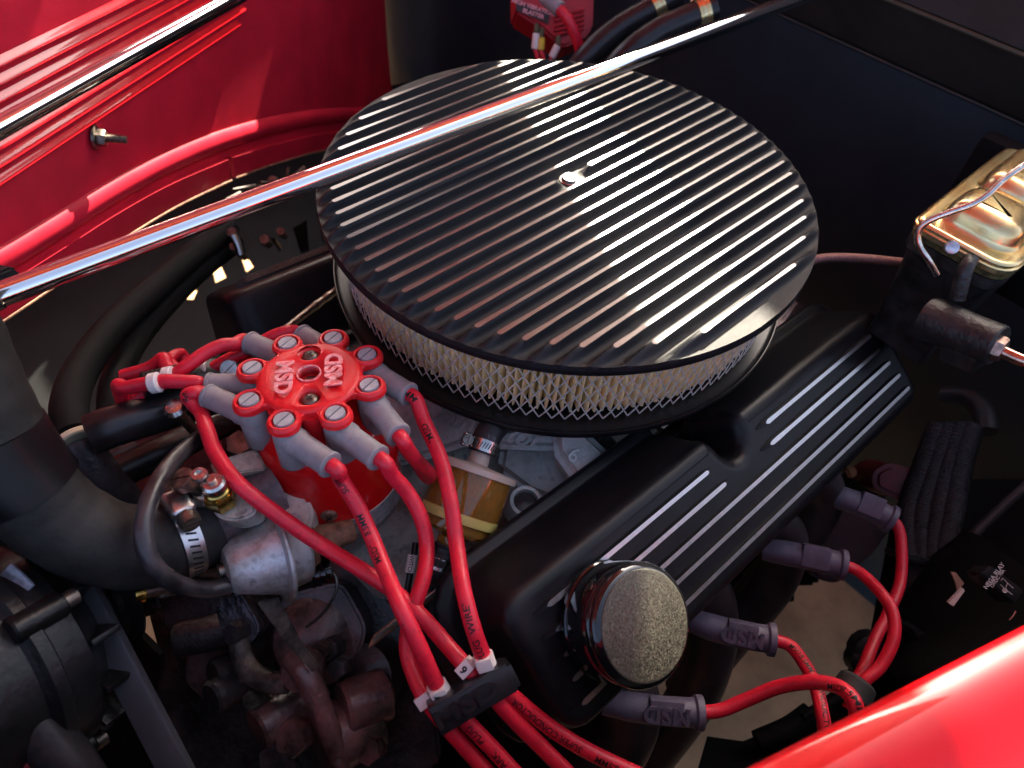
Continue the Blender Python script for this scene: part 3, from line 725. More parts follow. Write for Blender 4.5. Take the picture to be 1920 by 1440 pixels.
def sidescrew(px, py):
    # walk the sight line to the cap's side
    r = ray(px, py).normalized(); t = .35
    while t < .6:
        p = CAM+r*t; q = p-DC; h = q.dot(DN); rad = (q-DN*h).length
        if rad < .0440 and -.080 < h < -.03: break
        t += .0004
    q = CAM+r*t-DC; h = q.dot(DN); nn = (q-DN*h).normalized(); return CAM+r*t, nn
c, nn = sidescrew(617, 967)
s = obj("side_screw", *lathe(c-nn*.002, nn, [(.0052, 0), (.0050, .0025), (.0040, .0036), (.0015, .0042), (0, .0042)], 28, closed=False), mat("rusty_screw", (.45, .25, .18), .45, metal=.7, var=.3, vscale=300), dist)
fa = frame(nn)
for a in (fa[0]+fa[1], fa[0]-fa[1]): a = a.normalized(); obj("cross_slot", *box(c+nn*.0018, a, .0048, nn.cross(a).normalized(), .001, nn, .0012), ink, s, smooth=False)
# rib on the cap body under the lobes
for a in (TA[4]-.39, TA[5]-.39):
    obj("cap_tower", *cyl(DP(.024, a, -.034), DP(.024, a, -.004), .0075, seg=24), red_plastic, dist)

# ================================================================== spark plug wires
WR = .00435
GR = "red silicone ignition wires"
def boots(T, ex_px, d_end, parent, rootdrop=.0125, r=.0062, rend=.0074, length=.040, base_r=.0084):
    """rubber elbow boot: post under the retainer, then a sleeve reaching the given picture point"""
    top = DP(RS, TA[T], -.0035)
    bot = DP(RS, TA[T], -.033)
    obj("boot_post", *lathe(bot, DN, [(base_r*.93, 0), (base_r, .001), (base_r, .017), (base_r*.98, .0172), (base_r*1.0, .0185), (base_r*.97, .026), (base_r*.80, .0285), (.0058, .0295)], 32), boot_grey, parent)
    j = DP(RS, TA[T], -rootdrop)
    e = PL(*ex_px, j, DN); d = (e-j).normalized()
    j2 = j-d*.002
    L_ = (e-j2).length
    prof = [(.0078, 0), (.0080, L_*.30), (rend*.98, L_*.34), (rend*.95, L_-.0025), (rend*1.03, L_-.0022), (rend*1.03, L_-.0006), (rend*.97, L_), (WR, L_)]
    obj("boot", *lathe(j2, d, prof, 32), boot_grey, parent)
    obj("boot_gusset", *box(j+d*.006-DN*.006, d, .016, DN.cross(d).normalized(), .004, (DN-d*DN.dot(d)).normalized(), .012, .001), boot_grey, parent)
    return e-d*.004, d
def sleeve(path, L_, m, parent, num=None, wdt=.0068, face=TOCAM):
    c, t = path.at(L_); fr = frame(t, face); s = (face-t*face.dot(t)).normalized(); s2 = t.cross(s)
    g = G(); g.add(*lathe(c-t*wdt/2, t, [(WR, 0), (WR+.0011, .0002), (WR+.0012, wdt-.0002), (WR, wdt)], 24))
    g.add(*box(c+s*(WR+.0008), t, wdt, s2, .0082, s, .0016, .0004))
    b = g.o("number_sleeve", m, parent)
    if num:
        flat_text("number", num, .0058, c+s*(WR+.0018), -t, s.cross(-t), s, ink, b, lift=.00005, bold=.0002)
    return b
def wire(label, pts, T=None, bootpx=None, bootd=None, **kw):
    p0 = V(*pts[0])
    t = thing("ignition_wire", p0, label, "wire", GR)
    P = [V(*p) for p in pts]
    if T is not None:
        e, d = boots(T, bootpx, bootd, t, **kw); off = 0 if T in (0, 1, 6, 7) else (e-CAM).length-bootd
        P = [V(q[0], q[1], q[2]+off*math.exp(-i/1.5)) for i, q in enumerate(pts)]; P = [e, e+d*.009]+P
    pa = Path(P, 10); obj("cable", *tube(pa, WR, 18), red_wire, t, ang=80)
    return t, pa
def near(pa, px, py):
    b = 1e9; k = 0
    for i, p in enumerate(pa.p):
        r = ray(px, py).normalized(); dd = ((p-CAM)-r*(p-CAM).dot(r)).length
        if dd < b: b = dd; k = i
    return pa.l[k]
# H: from terminal 2, right-hand wire
t, pa = wire("red ignition wire from the rightmost boot running down to the blank white sleeve", [(795, 790, 0.428), (826, 860, 0.418), (845, 940, 0.41), (856, 1020, 0.408), (868, 1100, 0.396), (885, 1170, 0.394), (905, 1228, 0.402), (925, 1272, 0.41), (975, 1318, 0.422), (1040, 1370, 0.434), (1110, 1412, 0.444), (1200, 1455, 0.454)], 2, (768, 741), .436)
sleeve(pa, near(pa, 909, 1238), white_p, t)
for s, x, y in (("WIRE\"", 884, 1158), ("PLUG", 903, 1210)): wire_text(s, .0052, pa, near(pa, x, y), WR, TOCAM, ink, t, flip=True)
for s, x, y in (("MM", 775, 745), ("\"MSD", 806, 812)): wire_text(s, .0055, pa, near(pa, x, y), WR, TOCAM, ink, t, flip=True)
for s, x, y in (("CONDUCTOR", 997, 1338), ("SUPER", 1068, 1390), ("8.5MM", 1132, 1424)): wire_text(s, .0052, pa, near(pa, x, y), WR, TOCAM, ink, t, flip=True)
# G: terminal 3, short loop
t, pa = wire("short red ignition wire bending back under itself beside the amber filter", [(766, 845, .446), (790, 873, .447), (805, 888, .452), (800, 893, .464), (770, 850, .485), (735, 800, .51)], 3, (748, 817), .442)
# F: terminal 4
t, pa = wire("red ignition wire crossing back left to the leftmost white sleeve at the black clip", [(735, 890, 0.432), (765, 925, 0.425), (789, 970, 0.421), (800, 1020, 0.42), (796, 1075, 0.413), (779, 1130, 0.412), (765, 1180, 0.419), (764, 1225, 0.422), (778, 1270, 0.42), (798, 1310, 0.418), (838, 1362, 0.424), (880, 1410, 0.432), (925, 1460, 0.439)], 4, (711, 860), .431)
sleeve(pa, near(pa, 796, 1309), white_p, t)
# E: terminal 5
t, pa = wire("red ignition wire from the front boot running straight down to the white sleeve numbered 7", [(640, 900, 0.422), (668, 945, 0.416), (694, 1000, 0.413), (722, 1070, 0.403), (752, 1140, 0.39), (785, 1210, 0.394), (812, 1270, 0.404), (832, 1305, 0.412), (872, 1350, 0.42), (920, 1400, 0.429), (975, 1460, 0.439)], 5, (621, 873), .421)
sleeve(pa, near(pa, 822, 1290), white_p, t, "7")
for s, x, y in (("SUPER", 633, 905), ("8.5MM", 678, 985), ("MSD\"", 705, 1045)): wire_text(s, .0051, pa, near(pa, x, y), WR, TOCAM, ink, t, flip=True)
for s, x, y in (("PLUG", 889, 1375), ("SPARK", 945, 1425)): wire_text(s, .0052, pa, near(pa, x, y), WR, TOCAM, ink, t, flip=True)
# D: terminal 6, long one
t, pa = wire("long red ignition wire looping across the front to the white sleeve numbered 6", [(366, 737, 0.462), (352, 742, 0.464), (362, 756, 0.464), (378, 775, 0.46), (388, 805, 0.446), (405, 850, 0.434), (445, 905, 0.42), (520, 965, 0.42), (600, 1020, 0.424), (680, 1070, 0.417), (740, 1110, 0.414), (790, 1155, 0.41), (830, 1200, 0.412), (860, 1235, 0.41), (885, 1262, 0.41), (922, 1302, 0.414), (965, 1350, 0.424), (1010, 1395, 0.434), (1065, 1450, 0.444)], 6, (390, 742), .418)
sleeve(pa, near(pa, 875, 1252), white_p, t, "6")
wire_text("RE", .0050, pa, near(pa, 350, 742), WR, TOCAM, ink, t, flip=True)
# A, B, C to the far bank holder
t, pa = wire("red ignition wire arching from the upper left boot down to the holder on the left", [(440, 645, .490), (415, 648, .488), (382, 664, .486), (352, 686, .484), (330, 702, .486), (308, 716, .490), (270, 740, .498), (240, 768, .503), (214, 796, .508), (206, 802, .515)], 0, (468, 642), .432, rootdrop=.014)
t, pa = wire("red ignition wire from the topmost grey boot passing behind its neighbour to the holder", [(540, 622, .490), (510, 632, .492), (470, 655, .498), (430, 674, .500), (398, 690, .502), (350, 700, .508), (325, 698, .512), (312, 685, .515), (306, 672, .52), (280, 690, .53), (230, 705, .54)], 1, (565, 628), .448, rootdrop=.014)
t, pa = wire("red ignition wire from the left middle boot running level into the holder's white sleeve", [(372, 718, .470), (345, 716, .472), (305, 715, .476), (262, 722, .484), (235, 727, .490), (222, 724, .497), (240, 760, .51)], 7, (390, 722), .424, rootdrop=.014)

# black clip for four wires
def clip(p0, p1, h, dep, nrm, label, letters=None):
    c = (p0+p1)/2; u = (p1-p0).normalized(); n = (nrm-u*nrm.dot(u)).normalized(); v_ = n.cross(u)
    t = thing("wire_separator", c, label, "wire clip", "black ignition wire clips"); L_ = (p1-p0).length
    obj("clip_body", *box(c, u, L_, v_, h, n, dep, .0012), plastic_b, t)
    obj("clip_rim", *box(c+n*dep*.5, u, L_*.97, v_, h*.9, n, .0014, .0006), plastic_b, t)
    obj("end_lug", *box(c+u*(L_/2-.002)-n*.001, u, .009, v_, h*.82, n, dep*1.15, .0016), plastic_b, t)
    if letters: flat_text("raised_letters", letters, h*.78, c+n*(dep*.5+.0007)-u*.004, u, v_, n, plastic_b, t, ext=.0005, lift=0, bold=.0003, wide=1.5)
    return t
clip(V(812, 1347, .408), V(955, 1262, .408), .0155, .015, BK, "black plastic clip with raised letters holding four red wires, at the bottom centre", "MSD")
clip(V(266, 724, .492), V(400, 694, .505), .0135, .012, (BK+ZZ*.8).normalized(), "black plastic clip holding red wires left of the distributor, half hidden under them")
for (a, b, dd) in ((300, 716, .475), (326, 704, .484), (392, 692, .5005)):
    c = V(a, b, dd); e = V(a-40, b+8, dd+.006)
    obj("sleeve", *cyl(c, c+(e-c).normalized()*.006, .0062, seg=20, bev=.0008), white_p, None, label={300: "white sleeve around the wire at the front end of the left clip", 326: "white sleeve half hidden behind the front one on the left clip", 392: "white sleeve at the rear end of the left clip beside the grey boot"}[a], cat="wire sleeve", group="white sleeves on the left clip")
c = V(432, 692, .485)
slotted(c, BK, .0058, .003, steel, None, "clip_screw", (RT+UP).normalized()); o = bpy.data.objects["clip_screw"]; tag(o, "small bright slotted screw head just left of the distributor retainer", "screw")

# ================================================================== fuel filter and its hoses
fa_, fb_ = V(893, 877, .468), V(850, 1000, .470)            # upper cap centre, lower end
fn = (fa_-fb_).normalized(); fl = (fa_-fb_).length
ff = thing("fuel_filter", fb_, "amber see-through fuel filter with brown pleats between red wires and near valve cover", "fuel filter")
RFF = .0250
obj("filter_housing", *lathe(fb_, fn, [(.006, -.014), (.0075, -.012), (.009, -.003), (.014, 0), (RFF-.004, .001), (RFF-.0022, .003), (RFF-.0018, .010), (RFF-.0005, .012), (RFF, .014), (RFF, fl-.001)], 64, closed=False), amber, ff)
g = G(); vs = []; NPp = 44
for (h, k) in ((.012, 1), (fl-.003, 1)):
    for i in range(NPp*2):
        t = math.pi*i/NPp; r = (RFF-.0022) if i % 2 else (RFF-.0055); u_, v__, n_ = frame(fn); vs.append(fb_+fn*h+(u_*math.cos(t)+v__*math.sin(t))*r)
q = NPp*2; g.add(vs, [(i, (i+1) % q, q+(i+1) % q, q+i) for i in range(q)]+[tuple(range(q))[::-1]]); g.o("pleated_element", amber_in, ff, ang=10)
obj("lower_ring", *lathe(fb_, fn, [(RFF-.0010, .0085), (RFF-.0002, .0088), (RFF+.0001, .0105), (RFF+.0001, .0145), (RFF-.0012, .0150)], 64, closed=False), fuel_y, ff)
obj("filter_cap", *lathe(fb_, fn, [(RFF, fl-.004), (RFF+.0022, fl-.0035), (RFF+.0024, fl), (RFF+.0012, fl+.0009), (.009, fl+.0022), (.0068, fl+.003), (.0062, fl+.012), (.0062, fl+.02)], 64, closed=False), clear_cap, ff)
def hclamp(o, n, r, label, wd=.0075, slots=34, hs=None, par=None, mt=None, gsize=1.0):
    n = n.normalized(); mt = mt or steel
    t = thing("hose_clamp", o, label, "hose clamp", "slotted worm-drive hose clamps")
    obj("band", *lathe(o-n*wd/2, n, [(r, 0), (r+.0007, 0), (r+.0007, wd), (r, wd)], 64, closed=False), mt, t)
    g = G(); u_, v__, _ = frame(n)
    for i in range(slots):
        a = 2*math.pi*i/slots; er = u_*math.cos(a)+v__*math.sin(a); et = n.cross(er); d = (n*.95+et*.3).normalized()
        g.add(*box(o+er*(r+.0007), d, wd*.52, n.cross(d).cross(n).normalized() if False else er.cross(d), r*2*math.pi/slots*.33, er, .0003))
    g.o("slots", ink, t, kind='stuff')
    if hs is not None:
        er = (hs-n*hs.dot(n)).normalized(); et = n.cross(er); k = gsize
        c = o+er*(r+.0035*k)
        obj("screw_housing", *box(c, et, .013*k, n, wd*1.25, er, .0062*k, .0022*k, 3), mt, t)
        obj("worm_screw", *cyl(c-et*.012*k, c+et*.009*k, .0027*k, seg=16), steel_d, t)
        slotted(c+et*.008*k, et, .0042*k, .004*k, steel_d, t, "screw_head", n)
    return t
nip = fb_+fn*(fl+.014)
obj("fuel_hose", *tube(Path([nip-fn*.004, nip+fn*.006, nip+fn*.013-BK*.004+RT*.002, nip+fn*.017-BK*.016+RT*.006, nip+fn*.016-BK*.045+RT*.012], 8), .0092, 24), rubber, label="short black fuel hose leaving the top of the amber filter and vanishing under the pan", cat="hose")
ct, hp = nip+fn*.014, Path([nip-fn*.004, nip+fn*.018, nip+fn*.034])
flat_text("print_mark", "3/8", .005, ct-fn*.0075+BK*.0095+RT*.003, (RT*.9-UP*.4).normalized(), BK.cross((RT*.9-UP*.4).normalized()), BK, mat("grey_print", (.14, .14, .15), .5), bpy.data.objects["fuel_hose"])
hclamp(nip+fn*.001, fn, .0094, "bright slotted clamp at the top of the amber filter", hs=(-RT*1+UP*.1+BK*.2), gsize=.85)
lo_ = fb_-fn*.010
pth = [lo_+fn*.002, lo_-fn*.014, V(833, 1090, .488), V(818, 1150, .497), V(826, 1195, .50), V(850, 1240, .51), V(860, 1290, .53)]
obj("fuel_hose", *tube(pth, .0092, 24), rubber, label="black fuel hose running down from the bottom of the amber filter behind the wires", cat="hose")
hclamp(lo_-fn*.010, fn, .0094, "bright slotted clamp on the hose below the amber filter", hs=(RT*1-BK*.2), gsize=.85)
obj("hose_lip", *lathe(lo_-fn*.003, fn, [(.0088, 0), (.0104, .0004), (.0106, .003), (.009, .0038)], 32, closed=False), rubber_s, bpy.data.objects["fuel_hose.001"])

# ================================================================== radiator hose, thermostat housing
hp = [V(-180, 500, .41), V(-110, 640, .415), V(-50, 770, .42), V(20, 880, .43), V(100, 965, .44), V(190, 1015, .447), V(270, 1025, .452), V(335, 1008, .456), V(388, 980, .46)]
pa = Path(hp, 10)
hose = thing("radiator_hose", hp[4], "thick black ribbed radiator hose curving from the left edge to the thermostat housing", "hose")
obj("hose_body", *tube(pa, .0255, 48, rfun=lambda l, L: .0242-.0016*max(0,min(1,(l-.04)/.1))+.00018*math.sin(l*2600)+(.0004 if l > L-.004 else 0)), mat("cloth_marked_rubber", (.024, .022, .020), .6, spec=.3, var=.25, vscale=30, bump=.35, bscale=350, dirt=.12), hose, ang=80)
# joined stiff sleeve at left
c0, t0 = pa.at(near(pa, 60, 850)); c1, t1 = pa.at(near(pa, 10, 770))
L0 = near(pa, 62, 905); pts = [pa.at(L0-.034+i*.0043)[0] for i in range(9)]
obj("hose_sleeve", *tube(pts, .0256, 48), mat("sleeve_black", (.006, .005, .006), .3, spec=.3, var=.3, vscale=20), hose)
pts2 = [pa.at(L0-.034-i*.014)[0] for i in range(8)]
obj("upper_hose", *tube(pts2, .0238, 48, rfun=lambda l, L: .0250+.0002*math.sin(l*3200)), mat("cloth_marked_rubber2", (.022, .021, .019), .6, spec=.3, var=.25, vscale=30, bump=.35, bscale=350), hose, ang=80)
cc, tt = pa.at(pa.l[-1]-.016)
hclamp(cc, tt, .0229, "wide slotted clamp with bright screw housing at the engine end of the radiator hose", wd=.0105, slots=40, hs=(UP*.6+BK*.8-RT*.05), gsize=1.35, mt=alu_pol2)
# screw of clamp seen above
c = V(352, 905, .432); t = thing("clamp_screw", c, "rusty slotted clamp screw above the radiator hose end", "screw")
dd = (BK*.7+UP*.5-RT*.3).normalized()
slotted(c, dd, .0066, .006, mat("brown_steel", (.42, .22, .17), .4, metal=.8, var=.3, vscale=200), t, "screw_head", RT)
obj("screw_shank", *cyl(c, c-dd*.02, .004), steel_d, t); obj("band_end", *box(c-dd*.008+RT*.006-UP*.006, RT, .016, UP, .01, dd, .003, .001), steel, t)
# housing
th = thing("thermostat_housing", V(450, 970, .46), "grimy cast thermostat housing between the radiator hose and the distributor", "thermostat housing")
e0 = pa.p[-1]; td = pa.t[-1]
obj("neck", *lathe(e0-td*.012, td, [(.0205, 0), (.0205, .018), (.0215, .022), (.0215, .035), (.024, .042), (.027, .050)], 40), mat("grimy_mauve_casting", (.20, .15, .16), .45, metal=.4, var=.35, vscale=35, bump=.6, bscale=300, dirt=.6), th)
slabn = (BK*.55+ZZ*.8).normalized(); so = V(430, 915, .431)
P = [(392, 905), (408, 885), (440, 888), (462, 912), (478, 930), (480, 965), (440, 978), (405, 970), (390, 940)]
v, f = prism(rounded([PL(a, b, so, slabn) for a, b in P], .004, 4), -slabn*.020, .0014, 2); obj("sensor_boss", v, f, alu_dirty, th)
v, f = prism(rounded([PL(a, b, so-slabn*.03, slabn) for a, b in ((400, 900), (480, 870), (560, 900), (590, 960), (560, 1050), (480, 1070), (430, 1040))], .006, 4), -slabn*.022, .002, 2); obj("housing_flange", v, f, alu_dirty, th)
c = V(418, 942, .4305); t = thing("temperature_sender", c, "brass hexagonal sender with chrome terminal nut on the thermostat housing", "sensor"); sd = (BK*.6+UP*.55+ZZ*.35).normalized()
obj("hex_body", *hexa(c, c+sd*.0105, .0084), brass, t); obj("collar", *cyl(c+sd*.010, c+sd*.0135, .0068, seg=32, bev=.0008), brass, t)
obj("insulator", *cyl(c+sd*.013, c+sd*.016, .0055, seg=24), plastic_b, t)
obj("terminal_nut", *lathe(c+sd*.0155, sd, [(.0058, 0), (.0066, .0008), (.0064, .0034), (.0052, .0048)], 24), steel, t)
obj("terminal_stud", *cyl(c+sd*.018, c+sd*.0225, .0024, seg=16, bev=.0004), mat("pink_copper", (.6, .42, .34), .35, metal=1), t)
k = c+sd*.0205-RT*.007+UP*.004; obj("ring_terminal", *lathe(k-sd*.002, sd, [(.0040, 0), (.0046, .0008), (.004, .0022), (.0022, .0024), (.002, .001)], 20), steel, t)
# hexagon bolt and bracket on top
c = V(500, 880, .45); v, f = prism(rounded([V(*q) for q in ((390, 868, .445), (480, 840, .45), (500, 880, .445), (405, 892, .44))], .004), -slabn*.008, .001); obj("housing_tab", v, f, alu_dirty, th)
for (a, b, d_) in ((455, 838, .46),):
    c = V(a, b, d_); obj("housing_bolt", *hexa(c, c+slabn*.008, .0085), steel_d, th); 

# ================================================================== vacuum advance
a_, b_ = V(437, 1064, .450), V(540, 1068, .452); vd = (V(540, 1064, .452)-a_).normalized()
vt = thing("vacuum_advance", a_, "weathered grey metal vacuum canister with a flanged rim under the distributor", "vacuum canister")
c = a_; vd = (V(537, 1032, .456)-c).normalized()
obj("canister", *lathe(c, vd, [(.0040, -.005), (.0125, -.0042), (.0150, -.0015), (.0165, .003), (.0235, .0215), (.0245, .0232), (.0290, .0240), (.0296, .0250), (.0290, .0262), (.0235, .0268), (.0225, .0285), (.0215, .0385), (.0195, .0405), (.0100, .0412), (0, .0412)], 64, closed=False), zinc_can, vt)
obj("rolled_rim", *lathe(c, vd, [(.0286, .0236), (.0300, .0240), (.0304, .0252), (.0298, .0264), (.0284, .0268)], 64, closed=False), zinc_can, vt)
obj("canister_neck", *lathe(c+vd*.041, vd, [(.014, 0), (.015, .002), (.013, .005), (.009, .007), (.008, .03)], 32), rust, vt)
v, f = prism([V(480, 1130, .455), V(520, 1120, .462), V(560, 1200, .475), V(600, 1250, .485), V(585, 1262, .485), V(530, 1200, .470)], -BK*.003, .0008); obj("bracket_strap", v, f, mat("grimy_tan_casting", (.13, .10, .085), .5, metal=.2, var=.4, vscale=60, bump=.8, bscale=300), vt)
obj("vacuum_nipple", *cyl(c-vd*.008, c, .0045, seg=20), steel_d, vt)
# hose loop
hp = [V(428, 1098, .446), V(385, 1106, .440), V(335, 1096, .428), V(290, 1062, .418), V(270, 1010, .414), V(276, 950, .418), V(305, 890, .43), V(350, 840, .45), V(400, 808, .47), V(450, 795, .49), V(500, 790, .51)]
obj("vacuum_hose", *tube(Path(hp, 12), .0048, 20), mat("worn_rubber_hose", (.040, .035, .038), .32, var=.4, vscale=60, bump=.15, dirt=.2), label="thin black vacuum hose curving in a large loop in front of the radiator hose", cat="hose")

# ================================================================== wires & bits under the distributor
t = thing("switch_wire", V(772, 1040, .49), "thin dark wire with a small white tag reading SWITCH", "wire")
P = Path([V(779, 1018, .492), V(775, 1050, .49), V(768, 1082, .49), V(762, 1130, .495), V(768, 1190, .50)], 8); obj("wire", *tube(P, .0022, 12), rubber_s, t)
P2 = Path([V(774, 1040, .4885), V(768, 1074, .4885)], 4); tb = obj("tag", *tube(P2, .0034, 14), white_p, t)
wire_text("SWITCH", .0036, P2, P2.l[-1]/2, .0034, TOCAM, ink, tb, flip=False, name="lettering")
obj("ground_wire", *tube([V(600, 1062, .50), V(628, 1078, .498), V(630, 1110, .50), V(605, 1150, .51), V(575, 1175, .52)], .0011, 8), steel_d, label="thin bare wire curling below the distributor base", cat="wire")
t = thing("rubber_connector", V(575, 1085, .48), "black ribbed rubber connector beside the vacuum canister", "connector")
c = V(555, 1085, .478); e = V(612, 1070, .49); d = (e-c).normalized(); L_ = (e-c).length
obj("connector_body", *lathe(c, d, [(.0075, 0), (.008, .001), (.008, L_*.35), (.0068, L_*.4), (.0085, L_*.5), (.0066, L_*.6), (.0085, L_*.7), (.0066, L_*.8), (.008, L_*.9), (.006, L_)], 28), gloss_black, t)
v, f = prism(rounded([V(*q) for q in ((515, 1000, .448), (535, 998, .45), (590, 1085, .468), (572, 1096, .468))], .003), -BK*.003, .0006); obj("advance_arm", v, f, gloss_black, label="flat black metal arm beside the canister rim", cat="bracket")
v, f = prism(rounded([V(*q) for q in ((520, 985, .468), (590, 1040, .475), (600, 1060, .475), (578, 1064, .474), (520, 1030, .47))], .004), -BK*.008, .0012); obj("rust_clamp", v, f, rust, label="rusty distributor hold-down lug under the distributor base", cat="bracket")
t = thing("cable_stud", V(872, 1190, .50), "small round steel eyelet beside the front corner of the near valve cover", "eyelet")
obj("eyelet", *lathe(V(872, 1190, .50), (BK+UP*.3), [(.0030, 0), (.0032, .0015), (.0050, .0024), (.0066, .0015), (.0068, 0), (.0060, -.002)], 28, closed=False), steel_d, t)
obj("eyelet_core", *cyl(V(872, 1190, .502), V(872, 1190, .499), .0028), steel_d, t)

# ================================================================== throttle cable, far side
t = thing("throttle_cable", V(580, 590, .62), "ribbed metal cable sleeve slanting between the far valve cover and the air cleaner", "cable")
P = Path([V(530, 622, .60), V(585, 578, .62), V(650, 530, .64), V(720, 480, .66)], 24)
obj("cable_sleeve", *tube(P, .0034, 14, rfun=lambda l, L: .0034+.0003*math.sin(l*4200)), steel_d, t, ang=90)

# ================================================================== chrome strut rods
r0, r1 = Vector((-.3405, .081, .0225)), Vector((.44, .028, .034)); rd = (r1-r0).normalized()
t = thing("strut_rod", r0, "long chrome strut rod crossing right above the finned air cleaner lid", "strut rod", "chrome strut rods")
obj("rod", *cyl(r0-rd*.0, r1, .0064, seg=48), chrome, t)
obj("rod_end", *lathe(r0+rd*.001, -rd, [(.0064, 0), (.0071, .0006), (.0074, .003), (.0074, .02), (.0074, .05)], 40), chrome, t)
s0, s1 = pp(-60, 272, .09), pp(520, -46, .09)
a = PL(-60, 272, PO+PN*.07, PN); b = PL(560, -70, PO+PN*.10, PN); d = (b-a).normalized()
t = thing("strut_rod", a, "second chrome rod running across the beaded red side panel at upper left", "strut rod", "chrome strut rods")
obj("rod", *cyl(a, b, .0058, seg=48), chrome, t)

# ================================================================== ignition coil on the firewall
CDp = .93
t = thing("ignition_coil", V(1040, 40, CDp), "red finned ignition coil with a torn label at the top edge", "ignition coil")
co = V(1020, 30, CDp); cn = (BK*.75-UP*.1+RT*.1).normalized()
cx = (PL(1112, -30, co, cn)-PL(985, -25, co, cn)).normalized()
def CP(a, b, h=0): return PL(a, b, co+cn*h, cn)
P = [CP(*q) for q in ((967, -40), (968, 22), (1012, 50), (1050, 86), (1060, 88), (1096, 70), (1112, 52), (1116, -40))]
coilm = mat("red_coil", (.40, .012, .022), .45, var=.1, bump=.2); v, f = prism(P, -cn*.05, .004); obj("coil_body", v, f, coilm, t)
for i in range(5):
    a = CP(1040, 30+i*9, .003); b = CP(1095, 18+i*9, .003); obj("fin", *tube([a, b], .0016, 8), coilm, t)
P = [CP(*q, .0006) for q in ((968, 2), (1032, 24), (1028, 46), (968, 20))]; v, f = prism(P, cn*.0006); obj("label", v, f, mat("black_label", (.02, .012, .014), .4, var=.2), t)
ux = (CP(1032, 24)-CP(968, 2)).normalized(); uy = cn.cross(ux)
for i, (s, yy) in enumerate((("HIGH VIBRATION", 14), ("BLASTER", 26))):
    flat_text("label_print", s, .0065, CP(1000, yy, .0012), ux, uy, cn, mat("pink_print", (.75, .35, .38), .5), t, bold=.0002)
obj("coil_terminal", *cyl(V(1020, -8, .9), V(1050, 18, .89), .0085, seg=24, bev=.001), boot_grey, t)
P = Path([V(1048, 16, .888), V(1066, 38, .885), V(1082, 75, .89), V(1092, 112, .90), V(1100, 150, .91)], 8)
obj("coil_wire", *tube(P, .0060, 18), red_wire, label="single red coil wire dropping from the red coil behind the air cleaner", cat="wire")
for (x0, y0, x1, y1, m_, nm) in ((1006, 62, 1003, 92, white_p, "white plug terminal left of the yellow one below the coil"), (1015, 70, 1014, 94, yellow, "small yellow plug terminal hanging below the coil"), (1046, 85, 1034, 108, white_p, "white plug terminal right of the yellow one below the coil")):
    c = V(x0, y0, .90); e = V(x1, y1, .90); q = thing("wire_terminal", c, nm, "terminal")
    obj("stud", *cyl(V(x0+1, y0-16, .905), c, .003, seg=12), mat("olive_stud", (.10, .11, .06), .4), q)
    obj("sleeve", *cyl(c, e, .0042, seg=16, bev=.001), m_, q)
    obj("lead", *tube([e, V(x1+(5 if x1 < 1030 else -4), y1+16, .90), V(x1+(9 if x1 < 1030 else -8), y1+40, .905)], .0024, 10), red_wire, q)

# ================================================================== heater hoses
for (pts, cp, lab, lab2) in (([(1080, 135, .86), (1110, 98, .86), (1160, 55, .87), (1215, 22, .88), (1270, -10, .89)], ((1222, 18), (1245, 4)), "left of two black heater hoses behind the chrome rod", "brass-coloured clamp on the left heater hose at the top edge"),
                        ([(1135, 150, .83), (1180, 100, .83), (1230, 62, .84), (1285, 36, .85), (1340, 15, .86)], ((1302, 28), (1318, 22)), "right of two black heater hoses behind the chrome rod", "brass-coloured clamp on the right heater hose beside the chrome rod")):
    P = Path([V(*q) for q in pts], 8); o = obj("heater_hose", *tube(P, .0135, 28), rubber_s, label=lab, cat="hose", group="heater hoses at the firewall")
    L_ = near(P, *cp[0]); c, d = P.at(L_+.006)
    q = thing("spring_clamp", c, lab2, "hose clamp", "clamps on the heater hoses")
    obj("band", *lathe(c-d*.006, d, [(.0136, 0), (.0146, .0003), (.0146, .003), (.0142, .0035), (.0142, .008), (.0146, .0085), (.0146, .012), (.0136, .0123)], 40), zincy, q)
    obj("band_ear", *box(c+(UP*.9-RT*.2).normalized()*.0155, d, .012, RT, .006, UP, .004, .001), zincy, q)

# ================================================================== master cylinder
mc = thing("master_cylinder", Vector((.13, -.22, -.12)), "black cast brake master cylinder with a gold domed lid at the right edge", "master cylinder")
ZL = .0
def MP(x, y, z): return Vector((x, y, z))
cA, cB = Z(1722, 412, ZL), Z(1893, 505, ZL)                # front corners of the lid
x0 = (cA.x+cB.x)/2; yA, yB = cA.y, cB.y
LL = .150
lidp = rounded([MP(x0, yA, 0), MP(x0+LL, yA, 0), MP(x0+LL, yB, 0), MP(x0, yB, 0)], [.010, .01, .01, .016], 6)
def ringset(poly, rings, m_, name, par, topcap=True, ang=40):
    c = sum(poly, Vector())/len(poly); N = len(poly); g = G(); nor = []
    for i in range(N):
        t_ = (poly[(i+1) % N]-poly[i-1]).normalized(); q = Vector((t_.y, -t_.x, 0)); nor.append(q if q.dot(poly[i]-c) > 0 else -q)
    for (o_, h) in rings:
        for p, q in zip(poly, nor): g.v.append(p+q*o_+ZZ*h)
    for j in range(len(rings)-1):
        for i in range(N): k = (i+1) % N; g.f.append((j*N+i, j*N+k, (j+1)*N+k, (j+1)*N+i)); g.mi.append(0)
    if topcap: g.f.append(tuple((len(rings)-1)*N+i for i in range(N))); g.mi.append(0)
    return g.o(name, m_, par, ang=ang)
ringset(lidp, [(.0030, -.0075), (.0036, -.0070), (.0036, -.0035), (.003, -.003), (.0022, -.0028), (.0022, -.0008), (.0010, .0004), (-.001, .0008), (-.003, .0003)], zincy, "lid_plate", mc)
